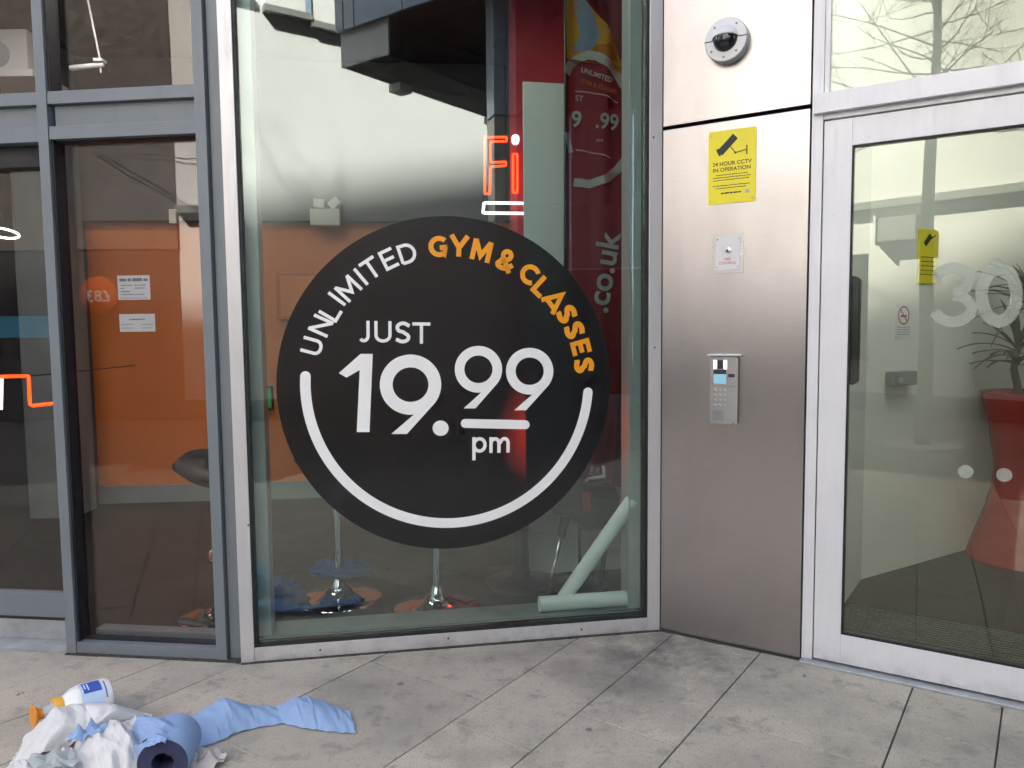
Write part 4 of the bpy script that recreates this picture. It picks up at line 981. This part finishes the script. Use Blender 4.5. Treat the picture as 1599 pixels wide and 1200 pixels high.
# projecting bays on the right
for x, z, pj in ((7.7, 6.75, .14), (9.2, 6.5, .12), (9.95, 6.42, .10)):
    o = MB().box(x, x+1.2 if x < 9 else x+.72, .001, pj, z, z+2.6).build('bay', 'render_cream', FSo); MB().box(x-.02, x+(1.22 if x < 9 else .74), .001, pj+.03, z-.10, z-.001).build('bay_floor', 'ledge_grey', o)
    if x > 9.3: MB().box(x-.12, x-.021, .001, pj+.03, z, z+2.6).build('corner_post', 'panel_blue', o)
sg = thing('shop_sign', 'small projecting box signs under the ledge of the cream building', 'sign', FS)
MB().box(4.9, 5.5, .0, .18, 2.75, 3.12).build('box', 'ledge_grey', sg, bevel=.01); MB().box(4.86, 4.90, .0, .2, 2.7, 3.16).build('edge', 'white_plastic', sg)
# dark neighbour with shopfront
br_ = thing('brown_building', 'dark brown building with shopfront farther left across the street', 'building', FS)
MB().box(-9, 2.29, -6, .0, 2.75, 11).build('upper_wall', 'brick_brown', br_)
MB().box(-9, 2.29, -6, .0, 0, 1.35).build('base_wall', 'plinth_dark', br_)
MB().box(-9, .55, -6, -.01, 1.351, 1.70).build('teal_band', 'fascia_teal', br_)
MB().box(.551, 2.29, -6, -.02, 1.351, 1.70).build('lower_fascia', 'fascia_black', br_)
MB().box(-9, 2.29, -6, -.02, 1.701, 2.749).build('sign_fascia', 'fascia_black', br_)
for x in (-3.0, -5.2):
    o = MB().box(x, x+1.2, .001, .02, 4.2, 6.0).build('window', 'window_dark', br_); MB().box(x-.05, x+1.25, .001, .06, 4.1, 4.199).build('sill', 'ledge_grey', o)
og = MB().slab_xz([(1.0+.30*cos(2*pi*i/40), 2.02+.30*sin(2*pi*i/40)) for i in range(40)], -.0195, .02).build('round_sign', 'shop_orange', br_)
t_ = text_obj('£83', .26, 'vinyl_white', br_, 'lettering', (1.0, .024, 2.0), rx=pi/2); t_.data.transform(Matrix.Translation((1.0, .024, 2.0)) @ Matrix.Rotation(pi, 4, 'Z') @ Matrix.Translation((-1.0, -.024, -2.0)))
# overhanging panelled block on the right
pb2 = thing('panel_building', 'blue grey panelled block overhanging the street on the right, mirrored in window', 'building')
foot = [(.02, -2.9), (1.9, -.25), (9.0, -3.2), (3.05, -6.05)]
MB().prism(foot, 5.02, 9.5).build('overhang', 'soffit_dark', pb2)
d0 = Vector(foot[0]); d1 = Vector(foot[1]); dd = (d1-d0); nrm = Vector((-dd.y, dd.x)).normalized()
for i, (f0, f1) in enumerate(((0, .045), (.045, .10), (.10, .34), (.34, .62), (.62, 1))):
    a = d0+dd*f0+dd.normalized()*.008; b = d0+dd*f1-dd.normalized()*.008
    MB().prism([a, b, b+nrm*.04, a+nrm*.04], 5.0, 9.5).build('panel', 'panel_blue', pb2)
# deep beam under the far edge, its end face pale
ba, bb, bc = Vector((.08, -2.93)), Vector((2.51, -4.57)), Vector((.46, .64))
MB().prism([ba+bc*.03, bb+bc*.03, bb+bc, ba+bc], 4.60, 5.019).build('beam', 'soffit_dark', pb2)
nb = (bb-ba).normalized()
MB().prism([ba, ba+bc, ba+bc-nb*.03, ba-nb*.03], 4.60, 5.018).build('beam_end', 'panel_pale', pb2)
for f in (.26, .93):
    p0 = ba+(bb-ba)*f; MB().prism([p0, p0+nb*.22, p0+nb*.22+bc*.25, p0+bc*.25], 4.5, 4.599).build('bracket', 'panel_pale', pb2)
cc = Vector((1.60, -1.43))
for z0, z1, mt in ((0, 3.73, 'column_steel'), (3.75, 5.3, 'column_blue')):
    MB().prism([cc+Vector((-.13, -.13)), cc+Vector((.0, -.13)), cc+Vector((.0, .13)), cc+Vector((-.13, .13))], z0, z1).build('column_cladding', mt, pb2, bevel=.008)
    MB().prism([cc+Vector((.008, -.13)), cc+Vector((.13, -.13)), cc+Vector((.13, .13)), cc+Vector((.008, .13))], z0, z1).build('column_cladding', mt, pb2, bevel=.008)
for k in range(5):
    a = Vector((3.2, -5.7)).lerp(Vector((7.6, -3.0)), k/5); b = Vector((3.2, -5.7)).lerp(Vector((7.6, -3.0)), (k+1)/5-.008)
    n_ = Vector((.58, -.81))
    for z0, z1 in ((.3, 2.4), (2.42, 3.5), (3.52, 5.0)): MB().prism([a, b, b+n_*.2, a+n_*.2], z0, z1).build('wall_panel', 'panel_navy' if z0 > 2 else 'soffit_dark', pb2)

# bare tree and its light cable
tc = Vector((-2.27, -2.56, -.03))
tr = thing('bare_tree', 'bare winter street tree with thin branches, mirrored in the door glass', 'tree', loc=tc)
MB().tube([(0, 0, 0), (.01, 0, 1.2), (-.02, .01, 2.4), (.0, .02, 3.6), (.03, 0, 4.6), (.02, .03, 6.2), (.06, .0, 7.8)], [.088, .078, .07, .062, .045, .03, .012], 12).build('trunk', 'bark', tr, smooth='all')
br = MB(); rt = random.Random(21)
def grow(p, d, L, r, depth):
    pts = [p]; n = 5
    for i in range(n):
        d = (d+Vector((rt.uniform(-.22, .22), rt.uniform(-.22, .22), rt.uniform(-.10, .20)))).normalized(); pts.append(pts[-1]+d*L/n)
    br.tube(pts, [r*(1-.7*i/n) for i in range(n+1)], 5 if depth < 2 else 4, False)
    if depth < 3:
        for k in range(4 if depth == 0 else 3):
            i = rt.randint(1, n); ax = Vector((rt.uniform(-1, 1), rt.uniform(-1, 1), rt.uniform(-.3, .6))).normalized()
            grow(pts[i], (d*.7+ax*.75).normalized(), L*rt.uniform(.45, .65), r*.45, depth+1)
for i in range(64):
    z = 3.75+4.0*i/64; a = i*2.4+rt.uniform(-.4, .4); k_ = .5 if cos(a) > .2 else 1.0
    grow(Vector((.02, .01, z)), Vector((cos(a), sin(a), rt.uniform(.0, .45))).normalized(), rt.uniform(1.2, 2.3)*(1-.5*i/64)*k_, .013*(1-.4*i/64), 0)
br.build('crown', 'bark', tr)
MB().lathe([(.42, .035), (.40, .045), (.11, .045)], 28).build('tree_grate', 'ledge_grey', tr)
for k, off in enumerate((0, .07)):
    A_, B_, C_ = Vector((-8.6, -4.0, 4.3+off)), tc+Vector((.0, .1, 3.80+off)), Vector((-1.7, -5.9, 4.4+off)); path = []
    for p0, p1, nn in ((A_, B_, 24), (B_, C_, 16)):
        path += [p0.lerp(p1, i/nn)-Vector((0, 0, .30*sin(pi*i/nn)+.02*sin(i*1.7+k))) for i in range(nn)]
    path.append(C_)
    o = MB().tube(path, .010, 5).build('light_cable', 'cable_black'); tag(o, ['lower string light cable tied round the bare tree', 'upper string light cable tied round the bare tree'][k], 'cable')

# ================================================================== LITTER ON THE PAVEMENT
# crumpled white sack
def ground_xy(px, py): p = gnd(px, py); return Vector((p.x, p.y))
def tri(t): t = t % 1.0; return 1-abs(2*t-1)
def cat(a, b, c, d, t): return .5*((2*b)+(c-a)*t+(2*a-5*b+4*c-d)*t*t+(3*b-a-3*c+d)*t*t*t)
def spline(seq, f):
    k = min(int(f), len(seq)-2); t = f-k; g = lambda q: seq[max(0, min(len(seq)-1, q))]; return cat(g(k-1), g(k), g(k+1), g(k+2), t)
def drape(rows_, parent, material, seed, amp, nu=90, nv=60, freq=5.0):
    pts = [[gnd(px, py, z) for px, py, z in rw] for rw in rows_]; rs = random.Random(seed); P = []
    fo = [(rs.uniform(-1.1, 1.1), rs.uniform(.6, 1.5)*freq, rs.uniform(0, 1), rs.uniform(.35, 1)) for _ in range(5)]
    ff = [(rs.uniform(-4, 4), rs.uniform(2.2, 4.5)*freq, rs.uniform(0, 1), rs.uniform(.08, .2)) for _ in range(6)]
    for i in range(nv+1):
        v = i/nv; row = []
        for j in range(nu+1):
            u = j/nu
            p = spline([spline(rw, u*(len(rw)-1)) for rw in pts], v*(len(pts)-1))
            uw = u+.05*noise.noise(Vector((u*3, v*3, seed))); vw = v+.08*noise.noise(Vector((u*3, v*3, seed+9)))
            d_ = sum(am*(tri(uw*fq/3+vw*sl_+ph)-.5) for sl_, fq, ph, am in fo)+sum(am*(tri(uw*fq/3+vw*sl_+ph)-.5) for sl_, fq, ph, am in ff)
            p = p+Vector((.25*d_*amp, -.45*d_*amp, d_*amp))
            if i in (0, nv) or j in (0, nu): p = p+Vector((.006*noise.noise(Vector((i*.8, j*.8, 1))), .006*noise.noise(Vector((i*.8, j*.8, 4))), 0))
            row.append((p.x, p.y, max(.003+.0004*noise.noise(Vector((u*20, v*20, 0))), p.z)))
        P.append(row)
    return MB().grid(P).build('fold', material, parent, solid=.0008)
sk = thing('plastic_sack', 'crumpled white plastic sack lying open on the pavement', 'sack')
drape([[(48, 1152, 0), (78, 1132, .0), (122, 1114, .0), (172, 1106, .0), (238, 1118, .0)], [(38, 1147, .03), (70, 1122, .09), (115, 1101, .12), (165, 1097, .115), (232, 1113, .05)],
       [(30, 1166, .025), (72, 1146, .08), (122, 1128, .10), (168, 1118, .10), (226, 1119, .045)], [(8, 1206, .0), (58, 1184, .03), (108, 1161, .045), (150, 1143, .055), (216, 1127, .03)]], sk, 'white_sheet', 3, .022)
drape([[(118, 1160, .03), (148, 1141, .05), (180, 1127, .06), (212, 1120, .05)], [(112, 1168, .05), (150, 1150, .10), (185, 1132, .13), (214, 1128, .105)],
       [(108, 1186, .05), (150, 1176, .095), (198, 1160, .115), (228, 1152, .08)], [(98, 1215, .02), (150, 1222, .05), (205, 1214, .05), (246, 1178, .02)]], sk, 'white_sheet', 8, .026)
drape([[(20, 1190, .02), (60, 1186, .05), (115, 1168, .05)], [(10, 1215, .03), (60, 1212, .07), (120, 1200, .07)], [(0, 1270, .0), (70, 1280, .03), (160, 1270, .0)]], sk, 'white_sheet', 5, .02)
# grey mouth of the sack, white scrap, beige scrap, blue wad
def crumple(name, label, cat, material, px, py, rx, ry, h, seed, zb=.004, rot=0, jag=.25):
    c = gnd(px, py, zb); P = []
    for i in range(31):
        s_ = i/30; row = []
        for j in range(73):
            a = 2*pi*j/72; k = 1+jag*noise.noise(Vector((cos(a)*2.5, sin(a)*2.5, seed))); x, y = cos(a)*rx*s_*k, sin(a)*ry*s_*k
            z = h*(.25+.75*(1-s_**2))*(.25+.75*tri((x*.8+y*.6)/(rx*.8)+seed)*tri((y*.9-x*.4)/(ry*1.1)+seed*.7))+h*.3*s_*tri(a*1.1+seed)
            row.append((x, y, z))
        P.append(row)
    o = MB().grid(P).build(name, material, loc=(c.x, c.y, zb), rotz=rot); return tag(o, label, cat)
crumple('crumpled_paper', 'beige torn paper scrap at the bottom beside the blue roll', 'paper', 'beige_paper', 312, 1194, .085, .06, .06, 4.2, rot=.1)
crumple('crumpled_paper', 'small white crumpled tissue in front of the blue roll', 'paper', 'white_sheet', 276, 1199, .065, .05, .085, 8.4)
crumple('crumpled_tissue', 'small crumpled blue tissue lying on the white sack', 'paper', 'blue_paper', 136, 1154, .05, .04, .075, 2.1, zb=.075, rot=.4, jag=.7)
crumple('grey_wrapper', 'translucent grey wrapper showing in the mouth of the white sack', 'wrapper', 'grey_sheet', 82, 1193, .08, .05, .04, 6.3, zb=.075, rot=-.2)
# bottle
pa = gnd(50, 1119, .09); pb_ = gnd(170, 1087, .07)
ax = (pb_-pa); Lb = ax.length; Mb = Matrix.Translation(pa) @ ax.to_track_quat('Z', 'Y').to_matrix().to_4x4()
bo = thing('spray_bottle', 'white squeeze bottle with orange nozzle and blue label lying on the sack', 'bottle', loc=(0, 0, 0))
k = Lb
Mf = Mb @ Matrix.Diagonal((1.22, 1.22, 1, 1))
MB().lathe([(.005, .002*k), (.030, 0), (.031, .02*k), (.022, .05*k), (.014, .09*k), (.013, .13*k)], 24, Mf).build('nozzle', 'cap_orange', bo, smooth=True)
MB().lathe([(.014, .125*k), (.018, .16*k), (.024, .25*k), (.026, .262*k)], 24, Mf).build('neck', 'neck_grey', bo, smooth=True)
MB().lathe([(.024, .255*k), (.034, .262*k), (.035, .27*k), (.035, .36*k), (.033, .372*k)], 28, Mf).build('collar', 'collar_yellow', bo, smooth=True)
MB().lathe([(.030, .36*k), (.036, .40*k), (.050, .50*k), (.056, .60*k), (.057, .92*k), (.054, .975*k), (.044, k), (.005, k*.99)], 36, Mf).build('body', 'bottle_white', bo, smooth=True)
def wrap(name, z0, z1, a0, a1, r, material):
    P = [[Mf @ Vector((r*cos(a0+(a1-a0)*j/14), r*sin(a0+(a1-a0)*j/14), z0+(z1-z0)*i/6)) for j in range(15)] for i in range(7)]
    MB().grid(P).build(name, material, bo, smooth='all')
# which side faces up and towards the viewer
upl = Mb.inverted().to_3x3() @ Vector((0, -.75, .65)); ac_ = atan2(upl.y, upl.x)
wrap('label_patch', .56*k, .86*k, ac_-.75, ac_+.75, .0578, 'label_pale'); wrap('label_patch', .60*k, .84*k, ac_-.72, ac_-.15 if False else ac_+.05, .0584, 'label_blue')
for z0_, z1_, a0_, a1_ in ((.62, .635, -.6, -.2), (.66, .675, -.6, -.1), (.88, .895, -.5, .5)): wrap('print', z0_*k, z1_*k, ac_+a0_, ac_+a1_, .0588, 'vinyl_white' if z0_ < .8 else 'label_blue')
# paper roll
ra = gnd(254, 1192, .079); rdir = Vector((-.16, 1, 0)).normalized(); Mr = Matrix.Translation(Vector((ra.x, ra.y, .079))) @ rdir.to_track_quat('Z', 'Y').to_matrix().to_4x4()
ro_ = thing('paper_roll', 'blue paper towel roll lying with its dark hollow end forward', 'paper roll')
MB().lathe([(.076, .0005), (.0775, 0), (.079, .004), (.079, .165), (.076, .17), (.030, .17)], 44, Mr, False).build('paper', 'blue_paper', ro_, smooth=True)
MB().lathe([(.0765, -.0015), (.0765, .001), (.036, .001), (.036, .10), (.034, .10), (.034, -.0015), (.0765, -.0015)], 40, Mr, False).build('end_face', 'roll_core', ro_)
MB().lathe([(.0345, .11), (.001, .11)], 24, Mr, False).build('core_hole', 'dark_gap', ro_)
for rws, sd_ in (([[(203, 1130, .08), (226, 1118, .13), (268, 1119, .15)], [(206, 1143, .10), (236, 1130, .165), (276, 1134, .155)], [(214, 1163, .09), (246, 1148, .166), (288, 1152, .12)]], 4), ([[(208, 1168, .10), (232, 1152, .155), (262, 1146, .168)], [(214, 1182, .09), (236, 1163, .155), (258, 1160, .168)]], 6)):
    o = drape(rws, ro_, 'blue_paper', sd_, .010, 50, 40, 4.0); o.name = 'loose_flap'
# unrolled strip
ctrl = [((258, 1156), (292, 1180), .03), ((288, 1140), (306, 1172), .02), ((325, 1126), (345, 1160), .035), ((350, 1117), (368, 1148), .05), ((385, 1114), (402, 1139), .02), ((430, 1112), (442, 1132), .010), ((462, 1106), (472, 1140), .03), ((484, 1104), (496, 1143), .026), ((525, 1112), (532, 1147), .010), ((545, 1115), (556, 1147), .004)]
P = []; n_ = 120; NC = 18
for i in range(n_+1):
    f = i/n_*(len(ctrl)-1); k = min(int(f), len(ctrl)-2); t_ = f-k; t_ = t_*t_*(3-2*t_)*.5+t_*.5
    (a0_, b0_, h0_), (a1_, b1_, h1_) = ctrl[k], ctrl[k+1]
    a_ = ground_xy(a0_[0]+(a1_[0]-a0_[0])*t_, a0_[1]+(a1_[1]-a0_[1])*t_); b_ = ground_xy(b0_[0]+(b1_[0]-b0_[0])*t_, b0_[1]+(b1_[1]-b0_[1])*t_); h_ = h0_+(h1_-h0_)*t_
    row = []
    for j in range(NC+1):
        s_ = j/NC; p = a_.lerp(b_, s_)
        if i == n_: p += Vector((.010*noise.noise(Vector((j*1.7, 0, 3))), 0))
        z = .004+h_*(1-s_)*1.3+.6*h_*sin(s_*3)+.010*tri(i*.026+s_*.35)*tri(s_*.8+.2)+.003*tri(i*.105-s_*1.3)+.003*noise.noise(Vector((i*.3, s_*3, 6)))
        row.append((p.x, p.y, max(.003, z)))
    P.append(row)
sp = MB().grid(P).build('paper_strip', 'blue_paper'); tag(sp, 'length of blue paper towel trailing across the slabs from the roll', 'paper towel')
